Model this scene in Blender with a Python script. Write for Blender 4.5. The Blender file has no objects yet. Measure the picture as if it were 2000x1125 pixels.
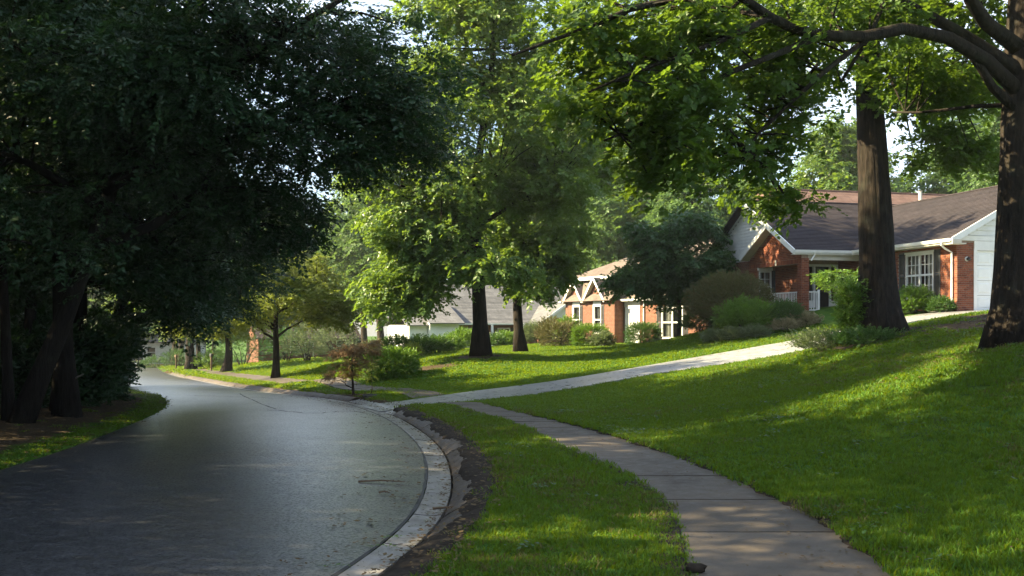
import bpy, bmesh, math, random
import numpy as np
from mathutils import Vector, Matrix

random.seed(7)
rng = np.random.default_rng(11)
C = bpy.context.scene.collection
R = math.radians

# ------------------------------------------------------------------ camera, sky, sun, exposure
EYE = 1.65
FPX = 1944.0          # focal length in pixels of the 2000 px wide photograph
HOR = 635.0
cam_data = bpy.data.cameras.new('camera')
cam_data.lens = 35.0
cam_data.sensor_width = 36.0
cam_data.shift_y = (HOR - 562.5) / 2000.0
cam_data.clip_end = 3000.0
cam = bpy.data.objects.new('camera', cam_data)
C.objects.link(cam)
cam.location = (0, 0, EYE)
cam.rotation_euler = (R(90), 0, 0)
bpy.context.scene.camera = cam

SUN_AZ = -2.0          # degrees that the sun stands ahead of "exactly left"
SUN_EL = 33.0
sun_dir = Vector((-math.cos(R(SUN_AZ)) * math.cos(R(SUN_EL)), math.sin(R(SUN_AZ)) * math.cos(R(SUN_EL)), math.sin(R(SUN_EL))))
sd = bpy.data.lights.new('sun', 'SUN')
sd.energy = 5.0
sd.angle = R(0.5)
sd.color = (1.0, 0.84, 0.50)
sun = bpy.data.objects.new('sun', sd)
C.objects.link(sun)
sun.rotation_euler = sun_dir.to_track_quat('Z', 'Y').to_euler()

world = bpy.data.worlds.new('World')
bpy.context.scene.world = world
world.use_nodes = True
wn, wl = world.node_tree.nodes, world.node_tree.links
wn.clear()
w_out = wn.new('ShaderNodeOutputWorld')
w_bg = wn.new('ShaderNodeBackground')
w_bg.inputs['Strength'].default_value = 0.054
w_sky = wn.new('ShaderNodeTexSky')
w_sky.sky_type = 'NISHITA'
w_sky.sun_disc = False
w_sky.sun_elevation = R(SUN_EL)
w_sky.sun_rotation = math.atan2(sun_dir.x, sun_dir.y)
w_tc = wn.new('ShaderNodeTexCoord')
w_no = wn.new('ShaderNodeTexNoise')
w_no.inputs['Scale'].default_value = 2.2
w_no.inputs['Detail'].default_value = 7.0
w_rp = wn.new('ShaderNodeValToRGB')
w_rp.color_ramp.elements[0].position = 0.40
w_rp.color_ramp.elements[1].position = 0.62
w_mx = wn.new('ShaderNodeMix')
w_mx.data_type = 'RGBA'
w_mx.inputs[7].default_value = (5.4, 6.2, 7.4, 1)       # sunlit cloud
wl.new(w_tc.outputs['Generated'], w_no.inputs['Vector'])
wl.new(w_no.outputs['Fac'], w_rp.inputs['Fac'])
wl.new(w_rp.outputs['Color'], w_mx.inputs[0])
wl.new(w_sky.outputs['Color'], w_mx.inputs[6])
wl.new(w_mx.outputs[2], w_bg.inputs['Color'])
wl.new(w_bg.outputs['Background'], w_out.inputs['Surface'])

vs = bpy.context.scene.view_settings
vs.view_transform = 'Standard'
vs.look = 'None'
vs.exposure = 2.5
vs.gamma = 1.0
vs.use_curve_mapping = False
cy = bpy.context.scene.cycles
cy.max_bounces = 8
cy.diffuse_bounces = 4
cy.transmission_bounces = 4
cy.transparent_max_bounces = 6
cy.use_denoising = True

# ------------------------------------------------------------------ helpers
def tag(o, label=None, cat=None, group=None, kind=None):
    if label: o['label'] = label
    if cat: o['category'] = cat
    if group: o['group'] = group
    if kind: o['kind'] = kind
    return o

def empty(name, loc=(0, 0, 0), rz=0.0, parent=None):
    o = bpy.data.objects.new(name, None)
    o.empty_display_size = 0.2
    C.objects.link(o)
    o.location = loc
    o.rotation_euler = (0, 0, rz)
    if parent: o.parent = parent
    return o

class MB:
    """collects verts/faces and links them as ONE mesh object"""
    def __init__(s):
        s.v, s.f = [], []
    def add(s, vs, fs):
        n = len(s.v)
        s.v.extend([tuple(p) for p in vs])
        s.f.extend([tuple(i + n for i in f) for f in fs])
        return s
    def quad(s, a, b, c, d):
        return s.add([a, b, c, d], [(0, 1, 2, 3)])
    def box(s, x0, y0, z0, x1, y1, z1):
        return s.add([(x0, y0, z0), (x1, y0, z0), (x1, y1, z0), (x0, y1, z0), (x0, y0, z1), (x1, y0, z1), (x1, y1, z1), (x0, y1, z1)],
                     [(0, 3, 2, 1), (4, 5, 6, 7), (0, 1, 5, 4), (1, 2, 6, 5), (2, 3, 7, 6), (3, 0, 4, 7)])
    def bar(s, p0, p1, w, h, up=(0, 0, 1)):
        """box along p0-p1; p0,p1 on its centre line; w across, h along up"""
        p0, p1, up = Vector(p0), Vector(p1), Vector(up)
        d = (p1 - p0).normalized()
        x = d.cross(up)
        if x.length < 1e-4: x = d.cross(Vector((1, 0, 0)))
        x.normalize()
        n = x.cross(d).normalized()
        c = []
        for p in (p0, p1):
            for a, b in ((-1, -1), (1, -1), (1, 1), (-1, 1)):
                c.append(p + x * (a * w / 2) + n * (b * h / 2))
        return s.add(c, [(3, 2, 1, 0), (4, 5, 6, 7), (0, 1, 5, 4), (1, 2, 6, 5), (2, 3, 7, 6), (3, 0, 4, 7)])
    def tube(s, pts, rad, n=8, cap=True, ridge=None):
        pts = [Vector(p) for p in pts]
        m = len(pts)
        if not hasattr(rad, '__len__'): rad = [rad] * m
        t0 = (pts[1] - pts[0]).normalized()
        a = Vector((1, 0, 0)) if abs(t0.x) < 0.9 else Vector((0, 1, 0))
        x = (a - t0 * a.dot(t0)).normalized()
        vs, fs = [], []
        for i in range(m):
            t = (pts[min(i + 1, m - 1)] - pts[max(i - 1, 0)]).normalized()
            x = (x - t * x.dot(t)).normalized()
            y = t.cross(x)
            for k in range(n):
                an = 2 * math.pi * k / n
                r = rad[i]
                if ridge: r *= ridge(an, i / (m - 1), i)
                vs.append(pts[i] + x * (r * math.cos(an)) + y * (r * math.sin(an)))
        for i in range(m - 1):
            for k in range(n):
                k2 = (k + 1) % n
                fs.append((i * n + k, i * n + k2, (i + 1) * n + k2, (i + 1) * n + k))
        if cap:
            fs.append(tuple(range(n - 1, -1, -1)))
            fs.append(tuple((m - 1) * n + k for k in range(n)))
        return s.add(vs, fs)
    def prism(s, poly, ax, depth):
        """poly: list of 3-D points, extruded by vector ax*depth"""
        n = len(poly)
        e = Vector(ax) * depth
        vs = [Vector(p) for p in poly] + [Vector(p) + e for p in poly]
        fs = [tuple(range(n - 1, -1, -1)), tuple(range(n, 2 * n))]
        for i in range(n):
            j = (i + 1) % n
            fs.append((i, j, n + j, n + i))
        return s.add(vs, fs)
    def build(s, name, mat, parent=None, smooth=False, fix=True):
        me = bpy.data.meshes.new(name)
        me.from_pydata(s.v, [], s.f)
        if fix:
            bm = bmesh.new(); bm.from_mesh(me)
            bmesh.ops.recalc_face_normals(bm, faces=bm.faces)
            bm.to_mesh(me); bm.free()
        if smooth:
            me.polygons.foreach_set('use_smooth', [True] * len(me.polygons))
        if mat: me.materials.append(mat)
        o = bpy.data.objects.new(name, me)
        C.objects.link(o)
        if parent: o.parent = parent
        return o

def grid_obj(name, verts, nu, nv, mat, parent=None, smooth=True, closed=False):
    fs = []
    for i in range(nu - 1):
        for j in range(nv - 1):
            a = i * nv + j
            fs.append((a, a + 1, a + nv + 1, a + nv))
    me = bpy.data.meshes.new(name)
    me.from_pydata([tuple(map(float, v)) for v in verts], [], fs)
    bm = bmesh.new(); bm.from_mesh(me)
    bmesh.ops.recalc_face_normals(bm, faces=bm.faces)
    up = sum(f.normal.z for f in bm.faces)
    if up < 0: bmesh.ops.reverse_faces(bm, faces=bm.faces)
    bm.to_mesh(me); bm.free()
    if smooth: me.polygons.foreach_set('use_smooth', [True] * len(me.polygons))
    if mat: me.materials.append(mat)
    o = bpy.data.objects.new(name, me)
    C.objects.link(o)
    if parent: o.parent = parent
    return o

def W(px, py, Y):
    """the point at depth Y seen at photograph pixel px,py"""
    return Vector(((px - 1000.0) / FPX * Y, Y, EYE + (HOR - py) / FPX * Y))

# ------------------------------------------------------------------ materials
class NT:
    def __init__(s, name):
        s.m = bpy.data.materials.new(name)
        s.m.use_nodes = True
        s.n, s.l = s.m.node_tree.nodes, s.m.node_tree.links
        s.n.clear()
        s.out = s.n.new('ShaderNodeOutputMaterial')
        s.tc = s.n.new('ShaderNodeTexCoord')
    def node(s, t, **kw):
        nd = s.n.new(t)
        for k, v in kw.items(): setattr(nd, k, v)
        return nd
    def link(s, a, b): s.l.new(a, b)
    def mapping(s, scale=(1, 1, 1), src='Object', rot=(0, 0, 0)):
        mp = s.n.new('ShaderNodeMapping')
        mp.inputs['Scale'].default_value = scale
        mp.inputs['Rotation'].default_value = rot
        s.link(s.tc.outputs[src], mp.inputs['Vector'])
        return mp.outputs['Vector']
    def noise(s, vec, scale, detail=4, rough=0.55):
        nd = s.n.new('ShaderNodeTexNoise')
        nd.inputs['Scale'].default_value = scale
        nd.inputs['Detail'].default_value = detail
        nd.inputs['Roughness'].default_value = rough
        if vec is not None: s.link(vec, nd.inputs['Vector'])
        return nd.outputs['Fac']
    def ramp(s, fac, *stops):
        nd = s.n.new('ShaderNodeValToRGB')
        el = nd.color_ramp.elements
        while len(el) < len(stops): el.new(0.5)
        for e, (p, c) in zip(el, stops):
            e.position = p
            if not hasattr(c, '__len__'): c = (c, c, c)
            e.color = (*c[:3], 1)
        s.link(fac, nd.inputs['Fac'])
        return nd.outputs['Color']
    def mix(s, fac, a, b, mode='MIX'):
        nd = s.n.new('ShaderNodeMix')
        nd.data_type = 'RGBA'; nd.blend_type = mode
        for sock, val in ((nd.inputs[0], fac), (nd.inputs[6], a), (nd.inputs[7], b)):
            if isinstance(val, bpy.types.NodeSocket): s.link(val, sock)
            elif hasattr(val, '__len__'): sock.default_value = (*val[:3], 1)
            else: sock.default_value = val
        return nd.outputs[2]
    def math(s, op, a, b=None):
        nd = s.n.new('ShaderNodeMath'); nd.operation = op
        for sock, val in zip(nd.inputs, (a, b)):
            if val is None: continue
            if isinstance(val, bpy.types.NodeSocket): s.link(val, sock)
            else: sock.default_value = val
        return nd.outputs[0]
    def bump(s, h, strength=0.5, dist=0.02):
        nd = s.n.new('ShaderNodeBump')
        nd.inputs['Strength'].default_value = strength
        nd.inputs['Distance'].default_value = dist
        s.link(h, nd.inputs['Height'])
        return nd.outputs['Normal']
    def bsdf(s, col, rough=0.8, spec=0.3, normal=None, out=True, **kw):
        nd = s.n.new('ShaderNodeBsdfPrincipled')
        for sock, val in ((nd.inputs['Base Color'], col), (nd.inputs['Roughness'], rough), (nd.inputs['Specular IOR Level'], spec)):
            if isinstance(val, bpy.types.NodeSocket): s.link(val, sock)
            elif hasattr(val, '__len__'): sock.default_value = (*val[:3], 1)
            else: sock.default_value = val
        if normal is not None: s.link(normal, nd.inputs['Normal'])
        for k, v in kw.items(): nd.inputs[k].default_value = v
        if out: s.link(nd.outputs[0], s.out.inputs['Surface'])
        return nd.outputs[0]

def scaled(c, k): return tuple(min(1, x * k) for x in c)

def leaf_mat(name, c1, c2, trans, fac=0.42, rough=0.42, spec=0.35, rare=None, lo=0.66, hi=1.36):
    t = NT(name)
    oi = t.node('ShaderNodeObjectInfo')
    rnd = oi.outputs['Random']
    base = t.mix(rnd, c1, c2)
    big = t.noise(t.mapping((0.35, 0.35, 0.35)), 1.0, 2)
    geo = t.node('ShaderNodeNewGeometry')
    isl = geo.outputs['Random Per Island']
    val = t.ramp(isl, (0.0, lo), (1.0, hi))
    base = t.mix(1.0, base, val, 'MULTIPLY')
    if rare:
        m = t.ramp(isl, (0.978, 0.0), (0.982, 1.0))
        base = t.mix(m, base, rare)
    tr = t.mix(rnd, trans, scaled(trans, 0.7))
    p = t.bsdf(base, rough, spec, out=False)
    tl = t.node('ShaderNodeBsdfTranslucent')
    t.link(tr, tl.inputs['Color'])
    ms = t.node('ShaderNodeMixShader')
    ms.inputs[0].default_value = fac
    t.link(p, ms.inputs[1]); t.link(tl.outputs[0], ms.inputs[2])
    t.link(ms.outputs[0], t.out.inputs['Surface'])
    return t.m

M = {}
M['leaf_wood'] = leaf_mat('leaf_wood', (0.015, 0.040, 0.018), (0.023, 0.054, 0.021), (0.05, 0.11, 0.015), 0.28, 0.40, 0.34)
M['leaf_oak'] = leaf_mat('leaf_oak', (0.040, 0.082, 0.016), (0.055, 0.105, 0.018), (0.17, 0.27, 0.02), 0.45, 0.45, 0.3, (0.16, 0.10, 0.02))
M['leaf_maple'] = leaf_mat('leaf_maple', (0.050, 0.098, 0.026), (0.070, 0.125, 0.030), (0.22, 0.33, 0.03), 0.42, 0.40, 0.4)
M['leaf_deep'] = leaf_mat('leaf_deep', (0.028, 0.074, 0.024), (0.038, 0.092, 0.028), (0.08, 0.17, 0.025), 0.32, 0.42, 0.35)
M['leaf_light'] = leaf_mat('leaf_light', (0.075, 0.105, 0.022), (0.095, 0.125, 0.026), (0.26, 0.31, 0.04), 0.46, 0.5, 0.25, (0.20, 0.11, 0.03))
M['leaf_far'] = leaf_mat('leaf_far', (0.048, 0.095, 0.032), (0.066, 0.120, 0.036), (0.15, 0.25, 0.05), 0.42, 0.5, 0.25)
M['leaf_azalea'] = leaf_mat('leaf_azalea', (0.066, 0.086, 0.026), (0.100, 0.086, 0.034), (0.12, 0.10, 0.03), 0.28, 0.5, 0.3, (0.13, 0.05, 0.03))
M['leaf_shrub'] = leaf_mat('leaf_shrub', (0.060, 0.130, 0.020), (0.085, 0.155, 0.022), (0.16, 0.27, 0.02), 0.38, 0.42, 0.35)
M['leaf_box'] = leaf_mat('leaf_box', (0.028, 0.070, 0.016), (0.040, 0.090, 0.018), (0.09, 0.17, 0.02), 0.32, 0.42, 0.35)
M['leaf_red'] = leaf_mat('leaf_red', (0.15, 0.095, 0.055), (0.13, 0.115, 0.045), (0.28, 0.16, 0.09), 0.4, 0.5, 0.25)
M['leaf_grey'] = leaf_mat('leaf_grey', (0.085, 0.115, 0.060), (0.11, 0.13, 0.065), (0.16, 0.22, 0.08), 0.35, 0.5, 0.25, (0.28, 0.24, 0.20))
M['blossom'] = leaf_mat('blossom', (0.26, 0.22, 0.14), (0.14, 0.15, 0.06), (0.25, 0.2, 0.12), 0.35, 0.6, 0.2, (0.4, 0.35, 0.3))
M['grass'] = leaf_mat('grass', (0.034, 0.100, 0.012), (0.066, 0.138, 0.012), (0.24, 0.31, 0.006), 0.44, 0.5, 0.22, (0.15, 0.145, 0.05), 0.45, 1.6)
M['grass_dry'] = leaf_mat('grass_dry', (0.085, 0.095, 0.024), (0.15, 0.13, 0.050), (0.20, 0.18, 0.05), 0.35, 0.6, 0.15, None, 0.5, 1.5)
M['litter'] = leaf_mat('litter', (0.070, 0.042, 0.020), (0.10, 0.070, 0.028), (0.08, 0.05, 0.02), 0.15, 0.7, 0.2, (0.2, 0.16, 0.04))

def bark_mat(name, c1, c2, sc=1.0):
    t = NT(name)
    v = t.mapping((9 * sc, 9 * sc, 1.6 * sc))
    n1 = t.noise(v, 1.6, 6, 0.65)
    n2 = t.noise(t.mapping((1, 1, 1)), 2.0, 4)
    col = t.mix(t.ramp(n1, (0.32, 0), (0.68, 1)), c1, c2)
    col = t.mix(t.ramp(n2, (0.55, 0), (0.75, 0.5)), col, (0.042, 0.046, 0.034))
    t.bsdf(col, 0.92, 0.15, t.bump(n1, 0.9, 0.05))
    return t.m
M['bark'] = bark_mat('bark', (0.007, 0.0055, 0.0048), (0.031, 0.024, 0.019))
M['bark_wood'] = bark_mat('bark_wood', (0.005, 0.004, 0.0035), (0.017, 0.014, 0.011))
M['bark_small'] = bark_mat('bark_small', (0.018, 0.014, 0.011), (0.060, 0.048, 0.038), 2.5)

def brick_tex_mat(name, c1, c2, mortar, bw=0.2, bh=0.075):
    t = NT(name)
    br = t.node('ShaderNodeTexBrick')
    br.inputs['Scale'].default_value = 1.0
    br.inputs['Brick Width'].default_value = bw + 0.01
    br.inputs['Row Height'].default_value = bh
    br.inputs['Mortar Size'].default_value = 0.008
    for k, c in (('Color1', c1), ('Color2', c2), ('Mortar', mortar)): br.inputs[k].default_value = (*c, 1)
    sx = t.node('ShaderNodeSeparateXYZ'); t.link(t.tc.outputs['Object'], sx.inputs[0])
    cb = t.node('ShaderNodeCombineXYZ')
    t.link(t.math('ADD', sx.outputs[0], sx.outputs[1]), cb.inputs[0]); t.link(sx.outputs[2], cb.inputs[1])
    t.link(cb.outputs[0], br.inputs['Vector'])
    n = t.noise(t.mapping((3, 3, 3)), 2, 3)
    col = t.mix(0.6, br.outputs['Color'], t.ramp(n, (0.3, 0.6), (0.7, 1.25)), 'MULTIPLY')
    t.bsdf(col, 0.9, 0.2, t.bump(br.outputs['Fac'], -0.6, 0.01))
    return t.m
M['brick_wall'] = brick_tex_mat('brick_wall', (0.165, 0.058, 0.034), (0.12, 0.042, 0.027), (0.18, 0.14, 0.115))

def brick_piece_mat(name, attr):
    t = NT(name)
    if attr:
        a = t.node('ShaderNodeAttribute'); a.attribute_name = 'rnd'; f = a.outputs['Fac']
    else:
        f = t.node('ShaderNodeObjectInfo').outputs['Random']
    col = t.ramp(f, (0.0, (0.115, 0.036, 0.024)), (0.35, (0.19, 0.060, 0.034)), (0.75, (0.23, 0.080, 0.044)), (1.0, (0.14, 0.055, 0.042)))
    n = t.noise(t.mapping((40, 40, 40)), 1, 3)
    col = t.mix(0.4, col, t.ramp(n, (0.3, 0.6), (0.7, 1.2)), 'MULTIPLY')
    t.bsdf(col, 0.9, 0.2, t.bump(n, 0.3, 0.004))
    return t.m
M['brick'] = brick_piece_mat('brick', False)
M['brick_mass'] = brick_piece_mat('brick_mass', True)

def plain(name, c, rough=0.6, spec=0.3, var=0.12, sc=3.0, bump=0.0, metal=0.0):
    t = NT(name)
    n = t.noise(t.mapping((sc, sc, sc)), 1.5, 5)
    col = t.mix(1.0, c, t.ramp(n, (0.3, 1 - var), (0.7, 1 + var * 0.6)), 'MULTIPLY')
    t.bsdf(col, rough, spec, t.bump(n, bump, 0.01) if bump else None, Metallic=metal)
    return t.m
M['mortar'] = plain('mortar', (0.25, 0.19, 0.15), 0.95, 0.1, 0.2, 8)
M['white_paint'] = plain('white_paint', (0.66, 0.67, 0.67), 0.55, 0.35, 0.10, 2)
M['cream_paint'] = plain('cream_paint', (0.50, 0.47, 0.41), 0.6, 0.3, 0.12, 2)
M['garage_paint'] = plain('garage_paint', (0.70, 0.72, 0.72), 0.5, 0.35, 0.06, 2)
M['shutter'] = plain('shutter', (0.055, 0.060, 0.066), 0.55, 0.35, 0.2, 4)
M['dark_door'] = plain('dark_door', (0.014, 0.014, 0.016), 0.35, 0.5, 0.2, 4)
M['curtain'] = plain('curtain', (0.26, 0.27, 0.25), 0.9, 0.1, 0.2, 3)
M['concrete_dark'] = plain('concrete_dark', (0.10, 0.095, 0.085), 0.85, 0.25, 0.35, 4, 0.4)
M['black_metal'] = plain('black_metal', (0.02, 0.02, 0.022), 0.5, 0.4, 0.2, 4)
M['wood_post'] = plain('wood_post', (0.10, 0.065, 0.04), 0.8, 0.2, 0.3, 6)
M['pale_wood'] = plain('pale_wood', (0.30, 0.27, 0.23), 0.85, 0.2, 0.3, 6)
M['rock'] = plain('rock', (0.30, 0.30, 0.28), 0.9, 0.2, 0.4, 5, 0.6)
M['soil'] = plain('soil', (0.032, 0.025, 0.019), 0.95, 0.1, 0.5, 9, 0.8)
M['interior'] = plain('interior', (0.05, 0.045, 0.04), 0.9, 0.1)

def glass_mat():
    t = NT('window_glass')
    n = t.noise(t.mapping((1.5, 1.5, 1.5)), 1.0, 2)
    g = t.bsdf((0.02, 0.024, 0.028), 0.04, 0.9, t.bump(n, 0.08, 0.02), out=False)
    tp = t.node('ShaderNodeBsdfTransparent')
    lw = t.node('ShaderNodeLayerWeight'); lw.inputs[0].default_value = 0.5
    f2 = t.math('ADD', t.math('MULTIPLY', t.math('POWER', lw.outputs['Facing'], 4.0), 0.85), 0.07)
    ms = t.node('ShaderNodeMixShader')
    t.link(f2, ms.inputs[0]); t.link(tp.outputs[0], ms.inputs[1]); t.link(g, ms.inputs[2])
    t.link(ms.outputs[0], t.out.inputs['Surface'])
    return t.m
M['glass'] = glass_mat()

def shingle_mat(name, c1, c2, tab=0.3):
    t = NT(name)
    br = t.node('ShaderNodeTexBrick')
    br.inputs['Scale'].default_value = 1.0
    br.inputs['Brick Width'].default_value = tab
    br.inputs['Row Height'].default_value = 0.145
    br.inputs['Mortar Size'].default_value = 0.006
    br.inputs['Color1'].default_value = (*c1, 1); br.inputs['Color2'].default_value = (*c2, 1)
    br.inputs['Mortar'].default_value = (*scaled(c1, 0.45), 1)
    sx = t.node('ShaderNodeSeparateXYZ'); t.link(t.tc.outputs['Object'], sx.inputs[0])
    cb = t.node('ShaderNodeCombineXYZ')
    t.link(t.math('ADD', sx.outputs[0], t.math('MULTIPLY', sx.outputs[1], 0.97)), cb.inputs[0])
    t.link(t.math('MULTIPLY', sx.outputs[2], 2.07), cb.inputs[1])
    t.link(cb.outputs[0], br.inputs['Vector'])
    n = t.noise(t.mapping((1.2, 1.2, 1.2)), 1.5, 6, 0.65)
    oi = t.node('ShaderNodeObjectInfo')
    col = t.mix(1.0, br.outputs['Color'], t.ramp(n, (0.3, 0.75), (0.7, 1.2)), 'MULTIPLY')
    col = t.mix(1.0, col, t.ramp(oi.outputs['Random'], (0, 0.85), (1, 1.15)), 'MULTIPLY')
    g = t.noise(t.mapping((90, 90, 90)), 1, 2)
    t.bsdf(col, 0.9, 0.2, t.bump(g, 0.5, 0.004))
    return t.m
M['shingle'] = shingle_mat('shingle', (0.027, 0.022, 0.026), (0.036, 0.029, 0.033))
M['shingle_brown'] = shingle_mat('shingle_brown', (0.130, 0.080, 0.070), (0.155, 0.098, 0.086))
M['shingle_tan'] = shingle_mat('shingle_tan', (0.125, 0.098, 0.088), (0.150, 0.118, 0.104))
M['shingle_grey'] = shingle_mat('shingle_grey', (0.115, 0.115, 0.125), (0.14, 0.14, 0.15))

def asphalt_mat():
    t = NT('asphalt')
    o1 = t.mapping((1, 1, 1))
    vo = t.node('ShaderNodeTexVoronoi'); vo.inputs['Scale'].default_value = 75
    t.link(o1, vo.inputs['Vector'])
    grain = t.noise(o1, 60, 4, 0.75)
    mid = t.noise(o1, 5, 6, 0.65)
    big = t.noise(t.mapping((0.35, 0.22, 0.35)), 1.2, 5, 0.6)
    wave = t.noise(t.mapping((0.5, 1.6, 1)), 1.1, 3, 0.55)
    stone = t.ramp(vo.outputs['Color'], (0.25, 0.6), (0.85, 2.0))
    col = t.mix(t.ramp(grain, (0.35, 0), (0.68, 1)), (0.009, 0.009, 0.011), (0.033, 0.035, 0.043))
    col = t.mix(0.8, col, stone, 'MULTIPLY')
    col = t.mix(1.0, col, t.ramp(mid, (0.3, 0.65), (0.7, 1.3)), 'MULTIPLY')
    col = t.mix(t.ramp(big, (0.52, 0), (0.68, 0.7)), col, (0.034, 0.026, 0.018))
    rough = t.ramp(t.mix(0.5, big, mid), (0.36, 0.30), (0.62, 0.50))
    b0 = t.bump(wave, 0.28, 0.02)
    speck = t.noise(o1, 26, 3, 0.7)
    col = t.mix(0.9, col, t.ramp(speck, (0.36, 0.35), (0.66, 1.7)), 'MULTIPLY')
    nb = t.node('ShaderNodeBump'); nb.inputs['Strength'].default_value = 0.30; nb.inputs['Distance'].default_value = 0.008
    t.link(speck, nb.inputs['Height']); t.link(b0, nb.inputs['Normal']); b1 = nb.outputs['Normal']
    rough = t.mix(t.ramp(speck, (0.4, 0.0), (0.62, 0.5)), rough, (0.62, 0.62, 0.62))
    nd = t.node('ShaderNodeBump'); nd.inputs['Strength'].default_value = 0.22; nd.inputs['Distance'].default_value = 0.006
    t.link(t.mix(0.5, grain, vo.outputs['Distance']), nd.inputs['Height']); t.link(b1, nd.inputs['Normal'])
    t.bsdf(col, rough, 0.45, nd.outputs['Normal'], **{'Coat Roughness': 0.33, 'Coat IOR': 1.65})
    pb = [q for q in t.n if q.type == 'BSDF_PRINCIPLED'][0]
    sp2 = t.noise(o1, 34, 2, 0.8)
    t.link(t.ramp(sp2, (0.38, 0.15), (0.56, 1.0)), pb.inputs['Coat Weight'])
    t.link(nd.outputs['Normal'], pb.inputs['Coat Normal'])
    return t.m
M['asphalt'] = asphalt_mat()

def concrete_mat(name, c1, c2, stain, rough=(0.5, 0.85), spec=0.35, sc=1.0):
    t = NT(name)
    o1 = t.mapping((sc, sc, sc))
    grain = t.noise(o1, 90, 3, 0.7)
    mid = t.noise(o1, 4, 6, 0.65)
    big = t.noise(o1, 0.8, 4)
    oi = t.node('ShaderNodeObjectInfo')
    col = t.mix(t.ramp(mid, (0.3, 0), (0.7, 1)), c1, c2)
    col = t.mix(t.ramp(big, (0.5, 0), (0.72, 0.75)), col, stain)
    col = t.mix(1.0, col, t.ramp(oi.outputs['Random'], (0, 0.86), (1, 1.12)), 'MULTIPLY')
    col = t.mix(0.5, col, t.ramp(grain, (0.3, 0.7), (0.7, 1.25)), 'MULTIPLY')
    t.bsdf(col, t.ramp(mid, (0.3, rough[0]), (0.7, rough[1])), spec, t.bump(grain, 0.3, 0.005))
    return t.m
M['sidewalk'] = concrete_mat('sidewalk', (0.058, 0.045, 0.034), (0.096, 0.078, 0.061), (0.030, 0.022, 0.015), (0.5, 0.85), 0.35, 1.7)
M['gutter'] = concrete_mat('gutter', (0.115, 0.104, 0.099), (0.25, 0.236, 0.23), (0.045, 0.036, 0.030), (0.20, 0.55), 0.7, 2.6)
M['curb'] = concrete_mat('curb', (0.048, 0.036, 0.028), (0.085, 0.066, 0.052), (0.022, 0.016, 0.012), (0.5, 0.85), 0.35, 2.2)
M['driveway'] = concrete_mat('driveway', (0.20, 0.20, 0.205), (0.29, 0.29, 0.295), (0.13, 0.125, 0.12), (0.22, 0.45), 0.7, 0.8)

def ground_mat():
    t = NT('lawn_ground')
    o1 = t.mapping((1, 1, 1))
    fine = t.noise(o1, 40, 4, 0.7)
    mid = t.noise(o1, 2.2, 5, 0.6)
    big = t.noise(o1, 0.35, 3)
    col = t.mix(t.ramp(mid, (0.3, 0), (0.7, 1)), (0.030, 0.078, 0.010), (0.056, 0.112, 0.013))
    col = t.mix(t.ramp(big, (0.5, 0), (0.75, 0.45)), col, (0.105, 0.115, 0.024))
    col = t.mix(0.7, col, t.ramp(fine, (0.3, 0.55), (0.7, 1.3)), 'MULTIPLY')
    a = t.node('ShaderNodeAttribute'); a.attribute_name = 'soil'
    sn = t.math('ADD', a.outputs['Fac'], t.math('MULTIPLY', t.math('SUBTRACT', mid, 0.5), 1.1))
    sf = t.ramp(sn, (0.42, 0), (0.60, 1))
    soil = t.mix(fine, (0.028, 0.021, 0.014), (0.082, 0.060, 0.036))
    col = t.mix(sf, col, soil)
    t.bsdf(col, 0.95, 0.1, t.bump(fine, 0.8, 0.03))
    return t.m
M['ground'] = ground_mat()
# ------------------------------------------------------------------ lie of the land
def smooth_poly(pts, n, passes=2):
    p = np.array(pts, float)
    d = np.r_[0, np.cumsum(np.linalg.norm(np.diff(p[:, :2], axis=0), axis=1))]
    # catmull-rom resample
    t = np.linspace(0, d[-1], n)
    out = []
    for tt in t:
        i = min(max(np.searchsorted(d, tt) - 1, 0), len(p) - 2)
        u = (tt - d[i]) / max(d[i + 1] - d[i], 1e-6)
        p0, p1, p2, p3 = p[max(i - 1, 0)], p[i], p[i + 1], p[min(i + 2, len(p) - 1)]
        d01, d12, d23 = (max(np.linalg.norm((b - a)[:2]), 1e-3) for a, b in ((p0, p1), (p1, p2), (p2, p3)))
        m1 = (p2 - p0) / (d01 + d12) * d12 if i > 0 else (p2 - p1)
        m2 = (p3 - p1) / (d12 + d23) * d12 if i < len(p) - 2 else (p2 - p1)
        out.append((2*u**3-3*u**2+1)*p1 + (u**3-2*u**2+u)*m1 + (-2*u**3+3*u**2)*p2 + (u**3-u**2)*m2)
    o = np.array(out)
    for _ in range(passes * 4):
        o[1:-1] = 0.25 * o[:-2] + 0.5 * o[1:-1] + 0.25 * o[2:]
    return o

def zroad(Y):
    Y = np.asarray(Y, float)
    d = np.clip(Y - 13, 0, None)
    return -0.2 - 0.03 * (np.sqrt(d * d + 4) - 2)

right_xy = [(-9.5, -14), (-6, -6), (-3.5, 0), (-2.1, 4), (-1.28, 7.4), (-1.02, 8.6), (-0.93, 9.9), (-0.98, 11.5), (-1.12, 13.2), (-1.4, 15.3), (-1.93, 18.2), (-2.67, 21.6),
            (-3.45, 24.5), (-4.3, 27.3), (-5.4, 30.3), (-8.2, 35.3), (-11.0, 40.5), (-18.0, 56), (-22.6, 66.6), (-31, 88), (-46, 128), (-70, 190)]
left_xy = [(-15.5, -14), (-11.5, -6), (-9, 0), (-7.6, 5), (-6.8, 9), (-6.5, 12.6), (-6.64, 14.5), (-7.1, 17.1), (-7.85, 20.8), (-8.9, 25.3), (-10.4, 30.0), (-12.3, 34.6), (-15.6, 40.5),
           (-23.6, 57), (-28.2, 67), (-37, 89), (-52, 129), (-76, 190)]
RE = smooth_poly([(x, y, 0) for x, y in right_xy], 420)[:, :2]
LE = smooth_poly([(x, y, 0) for x, y in left_xy], 420)[:, :2]
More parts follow.
